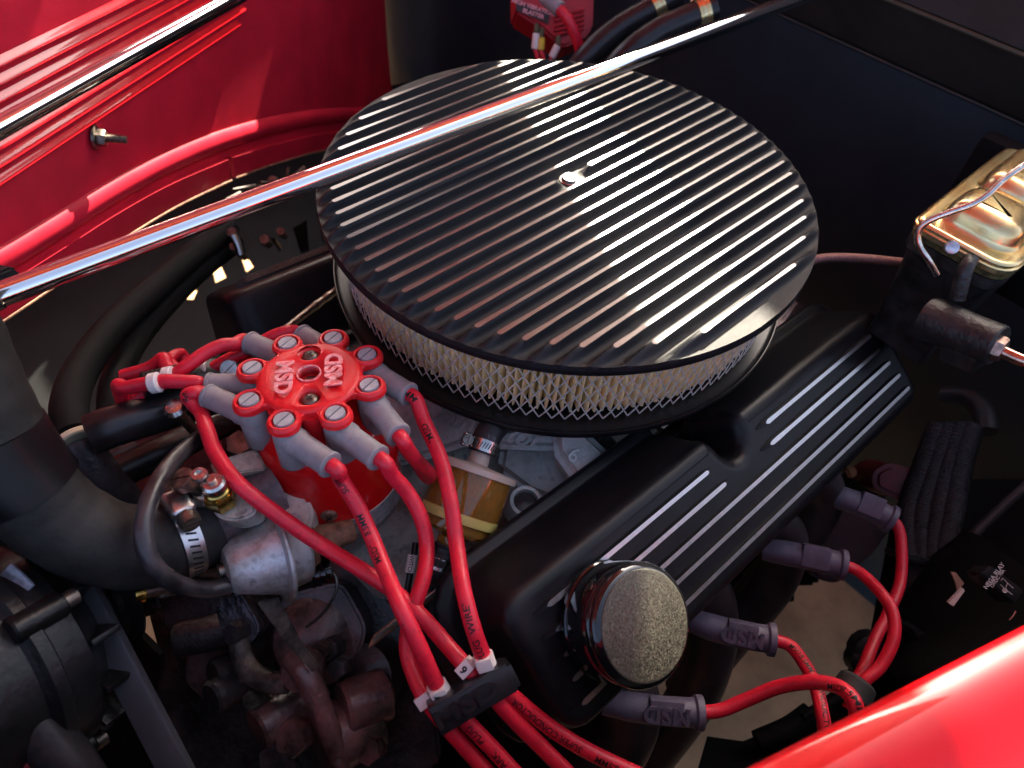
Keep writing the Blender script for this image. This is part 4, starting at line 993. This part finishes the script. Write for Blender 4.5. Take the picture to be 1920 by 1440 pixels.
def dome(xa, xb, ya, yb, h, rr):
    P = rounded([MP(xa, ya, 0), MP(xb, ya, 0), MP(xb, yb, 0), MP(xa, yb, 0)], rr, 8)
    ringset(P, [(.0015, .0002), (0, .0012), (-.0010, .004), (-.0020, .0085), (-.0036, .0118), (-.0062, .0143), (-.0095, .0157), (-.0130, .0163), (-.0165, .0165)], zincy, "lid_dome", mc, ang=80)
dome(x0+.012, x0+.060, yA-.006, yB+.006, .0165, [.016, .022, .022, .016])
dome(x0+.064, x0+.138, yA-.006, yB+.006, .0165, [.022, .016, .016, .022])
ringset(lidp, [(.0004, -.0076), (.0018, -.0085), (.0018, -.0125), (0, -.0135)], mat("lid_gasket", (.10, .09, .03), .5, var=.4, vscale=200), "lid_gasket", mc, False)
cast = mat("mc_casting", (.022, .021, .020), .45, var=.4, vscale=60, bump=.7, bscale=350, dirt=.3)
ringset(lidp, [(-.006, -.013), (.0015, -.0135), (.0015, -.022), (-.002, -.026), (-.005, -.055), (-.009, -.082), (-.009, -.11)], cast, "reservoir", mc, False)
ry = (yA+yB)/2+.006
fc = V(1712, 612, .585); 
obj("cylinder_bore", *lathe(fc, X, [(.004, -.0025), (.0055, -.002), (.006, -.0005), (.018, 0), (.0215, .002), (.0225, .006), (.0225, .20)], 48), cast, mc)
obj("bore_collar", *lathe(fc+X*.012, X, [(.0225, 0), (.0245, .001), (.0252, .004), (.0252, .010), (.0225, .012)], 48), cast, mc)
oc = V(1765, 606, .575); oe = V(1850, 640, .565); od = (oe-oc).normalized()
fo = frame(od, ZZ)
obj("outlet_boss", *lathe(oc-od*.01, od, [(.0150, 0), (.0148, .012), (.0138, .030), (.0138, .047), (.013, .048)], 20), cast, mc)
obj("outlet_block", *box(oe-od*.010-fo[0]*.012, od, .024, fo[1], .022, fo[0], .018, .003), cast, mc)
obj("outlet_ridge", *tube([V(1795, 560, .572), V(1808, 510, .566), V(1820, 485, .572)], .005, 16), cast, mc)
obj("mounting_flange", *box(Vector((x0+LL+.03, (yA+yB)/2, -.07)), X, .02, Y, .12, ZZ, .12, .006), darkm, mc)
be = V(1858, 648, .563); bd_ = (V(1920, 672, .56)-V(1858, 648, .563)).normalized()
t = thing("brake_line", be, "copper-toned brake line with hex fitting leaving the master cylinder at the right edge", "brake line")
obj("flare_nut", *hexa(be-bd_*.006, be+bd_*.008, .0085), mat("copper_nut", (.45, .30, .24), .35, metal=.9, var=.3, vscale=200, dirt=.5), t)
obj("tube", *tube([be, V(1885, 662, .562), V(1925, 678, .56), V(1990, 690, .56)], .0042, 18), mat("copper_tube", (.62, .42, .34), .25, metal=1, var=.2, vscale=150), t)
P = Path([V(1756, 514, .545), V(1742, 490, .535), V(1724, 462, .528), V(1721, 436, .524), V(1738, 416, .522), V(1775, 400, .522), V(1820, 384, .524), V(1850, 366, .528), V(1880, 338, .535), V(1925, 306, .545), V(1990, 262, .56)], 10)
obj("lid_bail", *tube(P, .0021, 16), steel, label="bent steel bail wire clamped over the gold master cylinder lid", cat="wire clip")
c = V(1786, 464, .548); obj("bail_rivet", *lathe(c, (BK-X*.6), [(.0045, -.002), (.004, .0004), (.002, .0012), (0, .0014)], 20), mat("pale_grey_dot", (.5, .5, .55), .3, metal=.7), mc)
tx = X; ty = -Y if yA > yB else Y
for i, (ln, sz) in enumerate((("CLEAN FILLER", .0046), ("CAP BEFORE", .0046), ("REMOVING", .0046))):
    flat_text("embossed_letters", ln, sz, Vector((x0+.088+i*.008, (yA+yB)/2, .0163)), -Y, X, ZZ, zincy, mc, ext=.0004, lift=0, bold=.00015)
# braided line
P = Path([V(1490, 500, .64), V(1520, 489, .645), V(1560, 483, .65), V(1620, 485, .66), V(1690, 492, .67), V(1740, 500, .68)], 10)
obj("braided_line", *tube(P, .0038, 16), copper, label="copper-coloured braided line from the air cleaner to the master cylinder", cat="hose")
v, f = prism([V(1468, 560, .60), V(1500, 548, .60), V(1475, 575, .60), V(1450, 590, .60)], -BK*.006, .001); obj("linkage_tab", v, f, steel_d, label="small dark metal tab under the right rim of the air cleaner", cat="bracket")

# ================================================================== right lower bay: headers, plug leads, loom, relay
def tubes(name, pts, r, m_, label=None, cat=None, seg=28, parent=None, group=None, n=8):
    kw = dict(label=label, cat=cat) if label else {}
    if group: kw['group'] = group
    return obj(name, *tube(Path([V(*q) for q in pts], n), r, seg), m_, parent, **kw)
hd = thing("exhaust_header", V(1400, 1000, .66), "dark exhaust header tubes running below the near valve cover", "exhaust header")
tubes("header_tube", [(1290, 1060, .585), (1330, 1130, .61), (1330, 1220, .64), (1290, 1320, .68), (1200, 1440, .72)], .0205, header, parent=hd)
tubes("header_tube", [(1420, 960, .61), (1470, 1010, .64), (1450, 1090, .67), (1380, 1180, .70), (1280, 1300, .74)], .0185, header, parent=hd)
tubes("header_tube", [(1520, 880, .64), (1540, 930, .67), (1500, 1010, .70), (1420, 1110, .74), (1330, 1210, .78)], .0185, header, parent=hd)
tubes("header_tube", [(1120, 1240, .55), (1180, 1310, .57), (1160, 1400, .60), (1080, 1480, .63)], .022, header, parent=hd)
v, f = prism([V(*q) for q in ((1040, 1150, .58), (1250, 1130, .60), (1700, 760, .78), (1660, 700, .76), (1400, 850, .70))], -n1*.06, .004); obj("header_flange", v, f, darkm, hd)
# engine block side mass
blk = thing("engine_block", Vector((0, 0, -.45)), "grimy dark engine block and front cover under the valve covers", "engine block")
obj("block_body", *box(Vector((.03, -.0, -.30)), X, .44, Y, .36, ZZ, .24, .02), block_k, blk)
obj("head", *box(O1-n1*.098+et1*.03, ex1, .40, et1, .085, n1, .075, .008), block_k, blk)
obj("head", *box(O2-n2*.115+et2*.03, ex1, .46, et2, .12, n2, .075, .008), block_k, blk)
# frame / crossmember shapes beyond the ground gap
v, f = prism([V(*q) for q in ((1000, 1340, .80), (1180, 1330, .80), (1260, 1240, .84), (1330, 1180, .86), (1640, 930, .98), (1700, 900, 1.0), (1620, 860, .98), (1300, 1080, .86), (1080, 1260, .80))], -ZZ*.03, .002); obj("frame_rail", v, f, darkm, label="black frame rail edge above the sunlit ground right of the engine", cat="frame rail")
g = G()
for (x, y) in ((1455, 1105), (1490, 1075), (1500, 1070), (1390, 1165), (1540, 1030)):
    g.add(*box(V(x, y, .86), RT, .03, UP, .02, BK, .03, .004))
g.o("engine_mount", darkm, label="stepped black engine mount bracket against the ground gap", cat="bracket")
# steering box
sb = thing("steering_box", V(1610, 960, .80), "dark red painted steering box deep behind the spark plug boots", "steering box")
redd = mat("dull_red_paint", (.16, .012, .018), .4, var=.2, vscale=40, bump=.3)
v, f = prism(rounded([V(*q) for q in ((1535, 900, .80), (1685, 978, .80), (1640, 1040, .80), (1572, 1098, .80), (1525, 1085, .80), (1505, 1000, .80))], .008), -BK*.08, .006); obj("box_body", v, f, mat("box_maroon", (.055, .012, .018), .5, var=.3, vscale=40), sb)
v, f = prism(rounded([V(*q) for q in ((1640, 885, .80), (1670, 868, .80), (1718, 880, .80), (1705, 930, .80), (1690, 940, .80), (1640, 915, .80))], .006), -BK*.05, .005); obj("box_cap", v, f, redd, sb)
v, f = prism([V(*q) for q in ((1585, 878, .80), (1600, 872, .80), (1612, 888, .80), (1595, 900, .80))], -BK*.01, .002); obj("orange_tab", v, f, mat("orange_tab", (.30, .11, .03), .5), sb)
# spark plug boots
def plug(pts, r, wirepts, label, text=None, tl=None):
    P = Path([V(*q) for q in pts], 8); t = thing("spark_plug_lead", P.p[0], label, "spark plug wire", "spark plug wires at the near cylinder head")
    L_ = P.l[-1]; rim = lambda l, L: r*(.86+.14*min(1, l/(L*.25))) if l < L-.006 else r*1.22 if l > L-.0045 else r*1.02
    pp_ = Path([V(*q) for q in pts], 16)
    obj("plug_boot", *tube(pp_, r, 28, rfun=rim), boot_dark, t, ang=40)
    c, d = pp_.at(L_*.62); s = (BK-d*BK.dot(d)).normalized(); s2 = s.cross(d)
    obj("grip_pad", *box(c+s*r*.55+s2*r*.25, d, L_*.34, s2, r*1.75, s, r*1.1, .0015), boot_dark, t)
    if text: flat_text("raised_letters", text, .0145, c+s*(r*1.10)+s2*r*.2, -d if True else d, -s2 if True else s2, s, boot_dark, t, ext=.0005, lift=0, bold=.0004)
    W = Path([P.p[-1]-P.t[-1]*.004]+[V(*q) for q in wirepts], 10); obj("cable", *tube(W, WR, 16), red_wire, t)
    return t, W
t, W_ = plug([(1130, 1316, .50), (1190, 1326, .502), (1250, 1333, .505), (1316, 1337, .51)], .0088, [(1350, 1332, .512), (1400, 1312, .512), (1460, 1288, .508), (1520, 1279, .50), (1565, 1285, .495), (1595, 1305, .49), (1606, 1335, .49), (1600, 1400, .50)], "lowest red spark plug wire arching right from the boot under the round cap", "MSD")
for s, x, y in (("MSD", 1572, 1290), ("8.5MM", 1598, 1312)): wire_text(s, .0051, W_, near(W_, x, y), WR, TOCAM, ink, t)
t, W_ = plug([(1290, 1160, .55), (1330, 1175, .55), (1390, 1190, .552), (1452, 1200, .556)], .0092, [(1480, 1210, .558), (1510, 1248, .55), (1530, 1290, .54), (1542, 1340, .53), (1550, 1400, .53)], "red plug wire from the boot right of the round cap, crossing under another", "MSD")
for s, x, y in (("MSD", 1498, 1222), ("8.5MM", 1515, 1252), ("CONDUCTOR", 1540, 1330)): wire_text(s, .0051, W_, near(W_, x, y), WR, TOCAM, ink, t, flip=False)
t, W_ = plug([(1430, 1030, .60), (1480, 1038, .60), (1530, 1048, .603), (1584, 1060, .608)], .0094, [(1610, 1072, .61), (1650, 1110, .60), (1674, 1150, .595), (1675, 1200, .59), (1650, 1250, .585), (1618, 1280, .58), (1590, 1330, .58)], "red spark plug wire from the third boot, bending down through the black tape wrap")
t, W_ = plug([(1545, 925, .66), (1590, 938, .66), (1635, 955, .665), (1672, 975, .67)], .0098, [(1682, 985, .672), (1690, 1020, .67), (1688, 1090, .66), (1665, 1150, .64), (1640, 1200, .625), (1620, 1250, .61), (1600, 1290, .60)], "farthest red spark plug wire from the boot beside the steering box")
c, e = V(1612, 1276, .578), V(1590, 1310, .575); obj("tape_wrap", *cyl(c, e, .0125, r2=.0135, seg=24, bev=.002), mat("cloth_tape", (.035, .035, .035), .7, bump=.4), label="black cloth tape wrapped around two red spark plug wires", cat="tape")
# tubes and trims along the gap
obj("steering_shaft", *tube([V(1688, 980, .80), V(1660, 1130, .80), V(1640, 1240, .80)], .008, 14), darkm, label="thin black steering shaft edge behind the red wires", cat="shaft")
v, f = prism([V(*q) for q in ((1700, 985, .83), (1705, 1060, .82), (1685, 1160, .80), (1640, 1210, .78), (1600, 1260, .76), (1575, 1300, .74), (1480, 1365, .70), (1400, 1400, .68), (1330, 1390, .68), (1300, 1500, .62), (1900, 1480, .62), (2050, 900, .85), (1760, 900, .86))], -BK*.01, .001); obj("splash_shield", v, f, darkm, label="black splash shield along the right side of the ground gap", cat="shield")
for q in ((1580, 1215, .74), (1600, 1195, .745)):
    pass
g = G(); 
for (x, y, s_) in ((1618, 1212, .017), (1604, 1228, .013), (1632, 1232, .018)): g.add(*lathe(V(x, y, .74), BK, [(s_*.8, 0), (s_, .004), (s_*.9, .016), (s_*.4, .02)], 14))
g.o("rubber_grommet", rubber, label="lumpy black rubber boot behind the taped red wires", cat="rubber boot")
tubes("control_rod", [(1505, 1345, .66), (1550, 1320, .67), (1590, 1300, .68)], .0035, darkm, "dark thin rod ending beside the crossing red wires", "rod")
tubes("control_rod", [(1420, 1392, .66), (1480, 1366, .665), (1520, 1338, .67)], .009, darkm, "black stub pipe above the red body edge", "pipe")
# split loom bundles
lm = thing("wiring_loom", V(1750, 1000, .72), "thick black corrugated wiring loom bundle hanging at the right", "wiring loom")
for k, dx in enumerate((-34, -12, 12, 34)):
    P = Path([V(1790+dx*.9, 800, .82), V(1765+dx, 880, .80), V(1745+dx*1.2, 960, .78), V(1738+dx*.9, 1040, .76), V(1750+dx, 1110, .74), V(1765+dx*1.1, 1180, .71), V(1790+dx*1.1, 1260, .68)], 90)
    obj("corrugated_tube", *tube(P, .0105, 16, rfun=lambda l, L: .0105+.0005*math.sin(l*2600)), braid, lm, ang=70)
for (x, y, dd) in ((1740, 1052, .755), (1765, 1190, .70)):
    c = V(x, y, dd); obj("tie_wrap", *box(c, (RT-UP*.2).normalized(), .062, (UP+RT*.2).normalized(), .005, BK, .034, .002), plastic_b, lm)
obj("hose_bend", *tube([V(1770, 742, .86), V(1815, 745, .85), V(1845, 775, .84), V(1850, 810, .83)], .010, 16), rubber, label="dark curved hose below the master cylinder at the right", cat="hose")
tubes("fuel_tube", [(1960, 880, .75), (1880, 950, .75), (1820, 1010, .75), (1795, 1060, .76)], .0040, mat("dark_tube", (.05, .045, .045), .4), "thin dark tube slanting down at the right edge", "pipe")
# relay
rn = (BK*.9+RT*-.1+UP*.2).normalized(); ro = V(1872, 1100, .60)
q = [(1835, 1068), (1862, 1060), (1918, 1106), (1902, 1134)]
P = [PL(a, b, ro, rn) for a, b in ((1838, 1076), (1860, 1060), (1922, 1108), (1902, 1134))]
t = thing("relay", ro, "small black relay with a white printed wiring diagram at the right edge", "relay")
v, f = prism(P, -rn*.022, .0012); obj("relay_body", v, f, plastic_b, t)
ux = (P[2]-P[1]).normalized(); uy = -(P[0]-P[1]).normalized(); uy = rn.cross(ux); pr_ = mat("relay_print", (.5, .45, .46), .5)
def rp_(a, b): return PL(a, b, ro+rn*.0002, rn)
tx = (rp_(1872, 1072)-rp_(1856, 1094)).normalized()
flat_text("relay_text", "NEGA RLAY", .0040, rp_(1864, 1080), tx, rn.cross(tx), rn, pr_, t, bold=.00012)
flat_text("relay_text", "12VDC 30A", .0030, rp_(1870, 1085), tx, rn.cross(tx), rn, pr_, t, bold=.0001)
g = G()
for (a, b) in (((1880, 1084), (1889, 1093)), ((1889, 1093), (1900, 1103)), ((1876, 1096), (1884, 1104)), ((1884, 1104), (1898, 1115)), ((1889, 1093), (1886, 1102)), ((1880, 1084), (1877, 1089))):
    g.add(*tube([rp_(*a), rp_(*b)], .00025, 6))
g.add(*lathe(rp_(1884, 1107), rn, [(.0012, 0), (.0016, .0002), (.0016, 0)], 14)); g.o("printed_diagram", pr_, t)
v, f = prism([V(*q) for q in ((1700, 1180, .70), (1790, 1060, .70), (1850, 1000, .72), (1960, 1080, .66), (1960, 1250, .60), (1800, 1300, .6), (1700, 1300, .64))], -BK*.03, .004); obj("bracket_plate", v, f, darkm, label="flat black bracket plate carrying the relay", cat="bracket")
t = thing("connector_tab", V(1790, 1110, .66), "small pale broken plastic tab beside the corrugated loom", "plastic clip")
tan_p = mat("tan_tab", (.40, .25, .17), .5)
v, f = prism([V(*q) for q in ((1784, 1073, .66), (1793, 1074, .66), (1808, 1094, .66), (1796, 1108, .66), (1792, 1092, .66))], -BK*.002); obj("tab_upper", v, f, tan_p, t)
v, f = prism([V(*q) for q in ((1806, 1103, .655), (1809, 1108, .655), (1788, 1137, .655), (1779, 1130, .655), (1793, 1116, .655))], -BK*.003); obj("tab_lower", v, f, white_p, t)
tubes("wire_end", [(1893, 1163, .60), (1900, 1155, .60), (1905, 1146, .60)], .0010, steel, "short bright wire end glinting at the right edge", "wire")

# ================================================================== front of the engine, lower left
eb = blk
def fslab(name, px, d, th_, m_, par=None, bev=.004, n=None, **kw):
    nn = (n or (BK*.8+ZZ*.2)).normalized(); cx_ = sum(p[0] for p in px)/len(px); cy_ = sum(p[1] for p in px)/len(px); o_ = V(cx_, cy_, d)
    v, f = prism(rounded([PL(a, b, o_, nn) for a, b in px], bev*1.5, 3), -nn*th_, bev*.7, 2); return obj(name, v, f, m_, par, **kw)
fslab("front_cover", [(270, 1130), (330, 1080), (520, 1090), (700, 1090), (800, 1200), (830, 1440), (300, 1560), (285, 1330), (300, 1240)], .60, .10, block_k, eb, .008)
fslab("cover_boss", [(300, 1120), (400, 1095), (430, 1130), (440, 1180), (350, 1210), (305, 1170)], .555, .05, block_k, eb)
fslab("cover_panel", [(350, 1205), (430, 1190), (470, 1290), (400, 1330), (345, 1280)], .575, .04, block_r, eb)
fslab("pump_body", [(400, 1130), (450, 1110), (490, 1180), (450, 1230), (420, 1210)], .53, .04, mat("oily_metal", (.10, .085, .095), .3, metal=.5, var=.4, vscale=60, bump=1.0, bscale=250), eb)
obj("casting_arch", *tube([V(445, 1180, .53), V(452, 1225, .53), V(470, 1260, .525), V(505, 1278, .52), V(540, 1280, .515)], .007, 16), mat("grimy_tan_casting", (.13, .10, .085), .5, metal=.2, var=.4, vscale=60, bump=.8, bscale=300), eb)
obj("cover_arm", *tube([V(545, 1235, .505), V(570, 1260, .50), V(600, 1320, .505), V(625, 1390, .515), V(640, 1450, .52)], [.007, .008, .007, .006], 16), block_r, eb)
obj("arm_head", *lathe(V(562, 1262, .508), BK, [(.013, -.012), (.013, 0), (.011, .003), (.004, .004), (0, .004)], 20), block_r, eb)
fslab("fuel_pump_flange", [(520, 1120), (640, 1090), (690, 1180), (660, 1260), (560, 1250), (530, 1190)], .55, .06, block_r, eb, .006)
obj("pump_dome", *lathe(V(600, 1195, .56), (BK*.6+RT*.2+ZZ*.3), [(.034, -.03), (.034, 0), (.031, .008), (.022, .014), (0, .018)], 36), block_r, eb)
obj("pump_dome", *lathe(V(680, 1270, .56), (BK*.6-RT*.2+ZZ*.3), [(.026, -.03), (.026, 0), (.024, .006), (.014, .010), (0, .012)], 30), block_k, eb)
for (a, b, c_, d_, r_, dd) in ((400, 1270, 470, 1240, .012, .55), (395, 1310, 455, 1275, .011, .545), (480, 1370, 570, 1310, .015, .535), (640, 1330, 725, 1300, .017, .52), (600, 1400, 700, 1340, .022, .53), (430, 1180, 330, 1200, .012, .55)):
    obj("casting_boss", *cyl(V(a, b, dd), V(c_, d_, dd+.01), r_, seg=24, bev=.002), block_r if a > 450 else block_k, eb)
for (a, b, dd, r_, mm) in ((272, 1128, .54, .008, block_k), (487, 1308, .53, .0065, steel_d), (450, 1185, .525, .007, block_k), (618, 1216, .53, .006, steel_d), (630, 1215, .535, .008, block_k), (700, 1400, .53, .010, block_r), (520, 1345, .54, .009, block_k), (645, 1250, .52, .007, block_k), (560, 1380, .53, .012, block_r), (530, 1420, .54, .012, block_k)):
    c = V(a, b, dd); obj("bolt", *hexa(c-BK*.004, c+(BK*.7+ZZ*.3-RT*.3).normalized()*.010, r_), mm, eb)
c = V(266, 1110, .50); t = thing("hose_clamp_screw", c, "tarnished slotted clamp screw above the olive ground gap at lower left", "screw"); dd = (-RT*.6+BK*.7).normalized()
slotted(c, dd, .0070, .006, brass, t, "screw_head", UP); obj("screw_shank", *cyl(c-dd*.02, c, .0045), steel_d, t); obj("band_end", *box(c-dd*.014, dd, .012, UP, .012, RT, .008, .002), steel_d, t)
c = V(272, 1133, .52); obj("bracket_bolt", *hexa(c-BK*.01, c+(-RT*.6+BK*.6).normalized()*.012, .009), gloss_black, None, label="small black hex bolt beside the tarnished clamp screw", cat="bolt")
# black hoses left of the distributor
tubes("bypass_hose", [(172, 815, .50), (210, 800, .498), (270, 782, .50), (340, 760, .505), (400, 742, .51), (460, 735, .52)], .0125, rubber_s, "smooth black hose lying just under the left wire clip", "hose")
tubes("water_hose", [(215, 890, .55), (260, 868, .55), (310, 845, .55), (370, 815, .56), (420, 790, .57)], .0110, rubber_s, "black hose below and parallel to the hose under the left clip", "hose")
obj("vacuum_fitting", *lathe(V(328, 765, .475), (BK*.7+UP*.4), [(.0035, -.03), (.0038, -.004), (.0064, -.003), (.0066, 0), (.0048, .0022), (.0020, .0028), (0, .0026)], 24), steel, label="small bright round fitting poking up left of the distributor", cat="fitting")
obj("heater_tube", *tube(Path([V(170, 1050, .58), V(235, 960, .545), V(195, 900, .53), V(160, 850, .525), V(148, 828, .525)], 10), .0118, 24), mat("sheen_rubber", (.05, .045, .05), .33, var=.3, vscale=60, bump=.5, bscale=500), label="ribbed black heater hose with a sheen, running under the radiator hose", cat="hose")
c, e = V(147, 829, .523), V(141, 818, .525); obj("hose_band", *cyl(c, e, .0128, seg=28, bev=.001), cream, label="cream paper band around the hose left of the black hoses", cat="band")
tubes("long_hose", [(141, 820, .526), (130, 760, .55), (155, 690, .59), (215, 610, .64), (290, 540, .70), (360, 480, .76), (430, 430, .82)], .0115, darkm, "long dark hose sweeping up from the cream band toward the far valve cover", "hose")
tubes("long_hose", [(210, 780, .60), (215, 720, .62), (245, 650, .66), (300, 580, .71), (370, 510, .77), (440, 455, .83)], .0105, darkm, "second dark hose beside the long one, nearer the left wire clip", "hose")
tubes("coolant_pipe", [(240, 990, .60), (180, 900, .60), (215, 860, .60), (260, 840, .60)], .010, block_k, "dark pipe in the shade under the black hoses", "pipe")
fslab("water_pump_casting", [(185, 800), (330, 770), (430, 800), (400, 900), (330, 1000), (240, 930)], .64, .05, mat("maroon_casting", (.16, .035, .035), .5, var=.4, vscale=30, bump=.6, bscale=260), None, .006, label="dull red casting glimpsed between the black hoses", cat="casting")
fslab("rust_bracket", [(205, 885), (228, 880), (240, 905), (222, 915)], .57, .008, rust, None, .001, label="small rusty bracket end beside the ribbed heater hose", cat="bracket")
tubes("engine_wire", [(220, 735, .51), (228, 760, .515), (232, 780, .52)], .0028, red_wire, "thin red wire end behind the left clip", "wire")
tubes("far_wire", [(240, 712, .55), (290, 700, .56), (330, 690, .57), (345, 680, .57), (340, 664, .57), (325, 668, .565), (318, 680, .56), (345, 702, .55), (370, 712, .55)], .0042, red_wire, "red wire looping beyond the left clip in shade", "wire")

# alternator, pulley, belt
al = thing("alternator", V(60, 1200, .50), "black alternator with ribbed casing at the lower left edge", "alternator")
ad = (V(190, 1130, .52)-V(20, 1230, .50)).normalized()
ac0 = V(12, 1232, .50)
altm = mat("alternator_black", (.009, .009, .010), .36, spec=.3, var=.3, vscale=30, bump=.5, bscale=180)
obj("rear_case", *lathe(ac0-ad*.045, ad, [(.045, -.03), (.058, 0), (.062, .004), (.062, .030), (.064, .032)], 40), altm, al)
obj("centre_ring", *lathe(ac0-ad*.013, ad, [(.064, 0), (.0665, .002), (.0665, .008), (.063, .010)], 48), altm, al)
obj("front_case", *lathe(ac0-ad*.003, ad, [(.063, 0), (.0625, .014), (.056, .022), (.046, .030), (.028, .034), (.016, .036)], 48), altm, al)
for k in range(14):
    u_, v__, _ = frame(ad); a = 2*math.pi*k/14; er = u_*math.cos(a)+v__*math.sin(a)
    obj("cooling_rib", *box(ac0+er*.054+ad*.020, er, .022, ad, .016, ad.cross(er), .004, .0012), altm, al)
for k in range(4):
    u_, v__, _ = frame(ad); a = 2*math.pi*k/4+.5; er = u_*math.cos(a)+v__*math.sin(a)
    obj("case_lug", *cyl(ac0+er*.064-ad*.016, ac0+er*.064+ad*.010, .007, seg=20, bev=.001), altm, al); obj("through_bolt", *cyl(ac0+er*.066+ad*.008, ac0+er*.066+ad*.016, .0045, seg=16), steel_d, al)
obj("case_decal", *box(V(20, 1100, .452), (RT*.7-UP*.7).normalized(), .016, (RT*.7+UP*.7).normalized(), .018, BK, .002, .0006), mat("glossy_patch", (.20, .23, .28), .15, var=.3, vscale=120, coat=.6), al)
pu = thing("pulley", V(200, 1230, .53), "black pulley behind the flat worn belt", "pulley")
obj("pulley_disc", *lathe(ac0+ad*.045, ad, [(.012, -.004), (.033, -.004), (.034, -.002), (.028, .004), (.028, .008), (.034, .013), (.033, .015), (.02, .015), (.012, .022), (0, .022)], 40), altm, pu)
b0, b1 = V(128, 1055, .475), V(365, 1510, .475); bd2 = (b1-b0).normalized(); bn2 = (BK-bd2*BK.dot(bd2)).normalized(); bw = bn2.cross(bd2)
obj("drive_belt", *box((b0+b1)/2, bd2, (b1-b0).length, bw, .0165, bn2, .006, .0012), belt_m, label="flat worn drive belt running diagonally beside the alternator", cat="belt")
obj("drive_belt", *box((b0+b1)/2-bw*.024-bn2*.03, bd2, (b1-b0).length, bw, .008, bn2, .006, .001), rubber_s, label="thin black belt strand just right of the flat worn belt", cat="belt")
fslab("shroud_edge", [(205, 1165), (225, 1155), (300, 1230), (270, 1245)], .62, .01, darkm, None, .001, label="black shroud edge crossing the olive ground gap", cat="shroud")
tubes("lower_pipe", [(-30, 1290, .45), (60, 1360, .46), (130, 1440, .47), (180, 1520, .48)], .013, rubber_s, "black hose crossing the bottom left corner", "hose")
tubes("support_pipe", [(70, 1365, .50), (130, 1350, .50), (165, 1325, .50)], .0085, gloss_black, "short black tube below the alternator", "pipe")
obj("tail_light_patch", *box(V(8, 1440, .47), RT, .03, UP, .012, BK, .01, .003), redd, label="dull red corner piece at the bottom left edge", cat="trim piece")
# small hardware beyond the far cover
hw = thing("throttle_linkage", V(470, 350, .86), "dark greasy linkage and clips between the red panel and the chrome rod", "linkage")
random.seed(3)
for k in range(9):
    a = V(430+k*14+random.uniform(-8, 8), 375-k*5+random.uniform(-14, 14), .84); b = V(450+k*14+random.uniform(-10, 20), 360-k*5+random.uniform(-14, 14), .85)
    obj("link", *tube([a, b], random.uniform(.0015, .004), 10), mat("greasy_brown", (.10, .075, .06), .35, metal=.5, var=.4, vscale=120), hw)
for (a, b, dd, r_) in ((440, 442, .80, .006), (443, 468, .79, .005), (455, 480, .79, .0045), (500, 455, .82, .006), (530, 440, .82, .005), (470, 385, .84, .006), (515, 345, .84, .006)):
    c = V(a, b, dd); obj("greasy_nut", *hexa(c-BK*.005, c+(BK+UP*.3).normalized()*.008, r_), steel_d, hw)
tubes("steel_pin", [(437, 440, .78), (447, 460, .78), (452, 478, .78)], .0045, steel, "small bright ribbed pin standing left of the far valve cover", "pin")
tubes("cream_wire", [(598, 322, .70), (602, 314, .70), (600, 322, .70), (590, 345, .70)], .0016, mat("pale_olive", (.35, .32, .22), .5), "short pale wire end at the left rim of the air cleaner", "wire")

# ================================================================== dark apron plates that close the bay round its gaps
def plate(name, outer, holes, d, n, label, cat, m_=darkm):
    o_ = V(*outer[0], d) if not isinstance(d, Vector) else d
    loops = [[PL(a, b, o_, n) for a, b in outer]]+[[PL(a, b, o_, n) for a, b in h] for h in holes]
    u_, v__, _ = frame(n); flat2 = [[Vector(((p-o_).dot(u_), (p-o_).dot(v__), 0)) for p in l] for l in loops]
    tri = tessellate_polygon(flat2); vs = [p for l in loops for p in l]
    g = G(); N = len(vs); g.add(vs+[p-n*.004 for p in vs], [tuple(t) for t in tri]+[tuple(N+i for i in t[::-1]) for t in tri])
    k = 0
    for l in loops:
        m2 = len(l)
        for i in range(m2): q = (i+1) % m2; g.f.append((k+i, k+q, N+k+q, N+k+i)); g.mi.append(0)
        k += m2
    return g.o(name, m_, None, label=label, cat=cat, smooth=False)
far_holes = [[(342, 548), (357, 530), (370, 545), (362, 562), (345, 560)], [(397, 498), (412, 493), (424, 520), (404, 530)], [(452, 480), (466, 484), (476, 500), (462, 510)],
             [(507, 447), (516, 446), (528, 466), (524, 472)], [(549, 428), (575, 412), (580, 470), (564, 475)], [(305, 590), (312, 586), (312, 600), (306, 605)], [(594, 398), (606, 392), (612, 450), (606, 455)],
             [(158, 672), (166, 650), (166, 668), (158, 690)]]
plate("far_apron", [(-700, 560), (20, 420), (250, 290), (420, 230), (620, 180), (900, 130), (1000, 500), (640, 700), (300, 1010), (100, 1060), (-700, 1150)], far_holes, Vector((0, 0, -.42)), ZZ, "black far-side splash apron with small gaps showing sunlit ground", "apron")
lh = [[(228, 1100), (262, 1090), (300, 1105), (312, 1180), (305, 1225), (292, 1232), (240, 1150)], [(30, 990), (38, 995), (36, 1000), (28, 996)], [(148, 1162), (165, 1152), (164, 1162), (152, 1170)]]
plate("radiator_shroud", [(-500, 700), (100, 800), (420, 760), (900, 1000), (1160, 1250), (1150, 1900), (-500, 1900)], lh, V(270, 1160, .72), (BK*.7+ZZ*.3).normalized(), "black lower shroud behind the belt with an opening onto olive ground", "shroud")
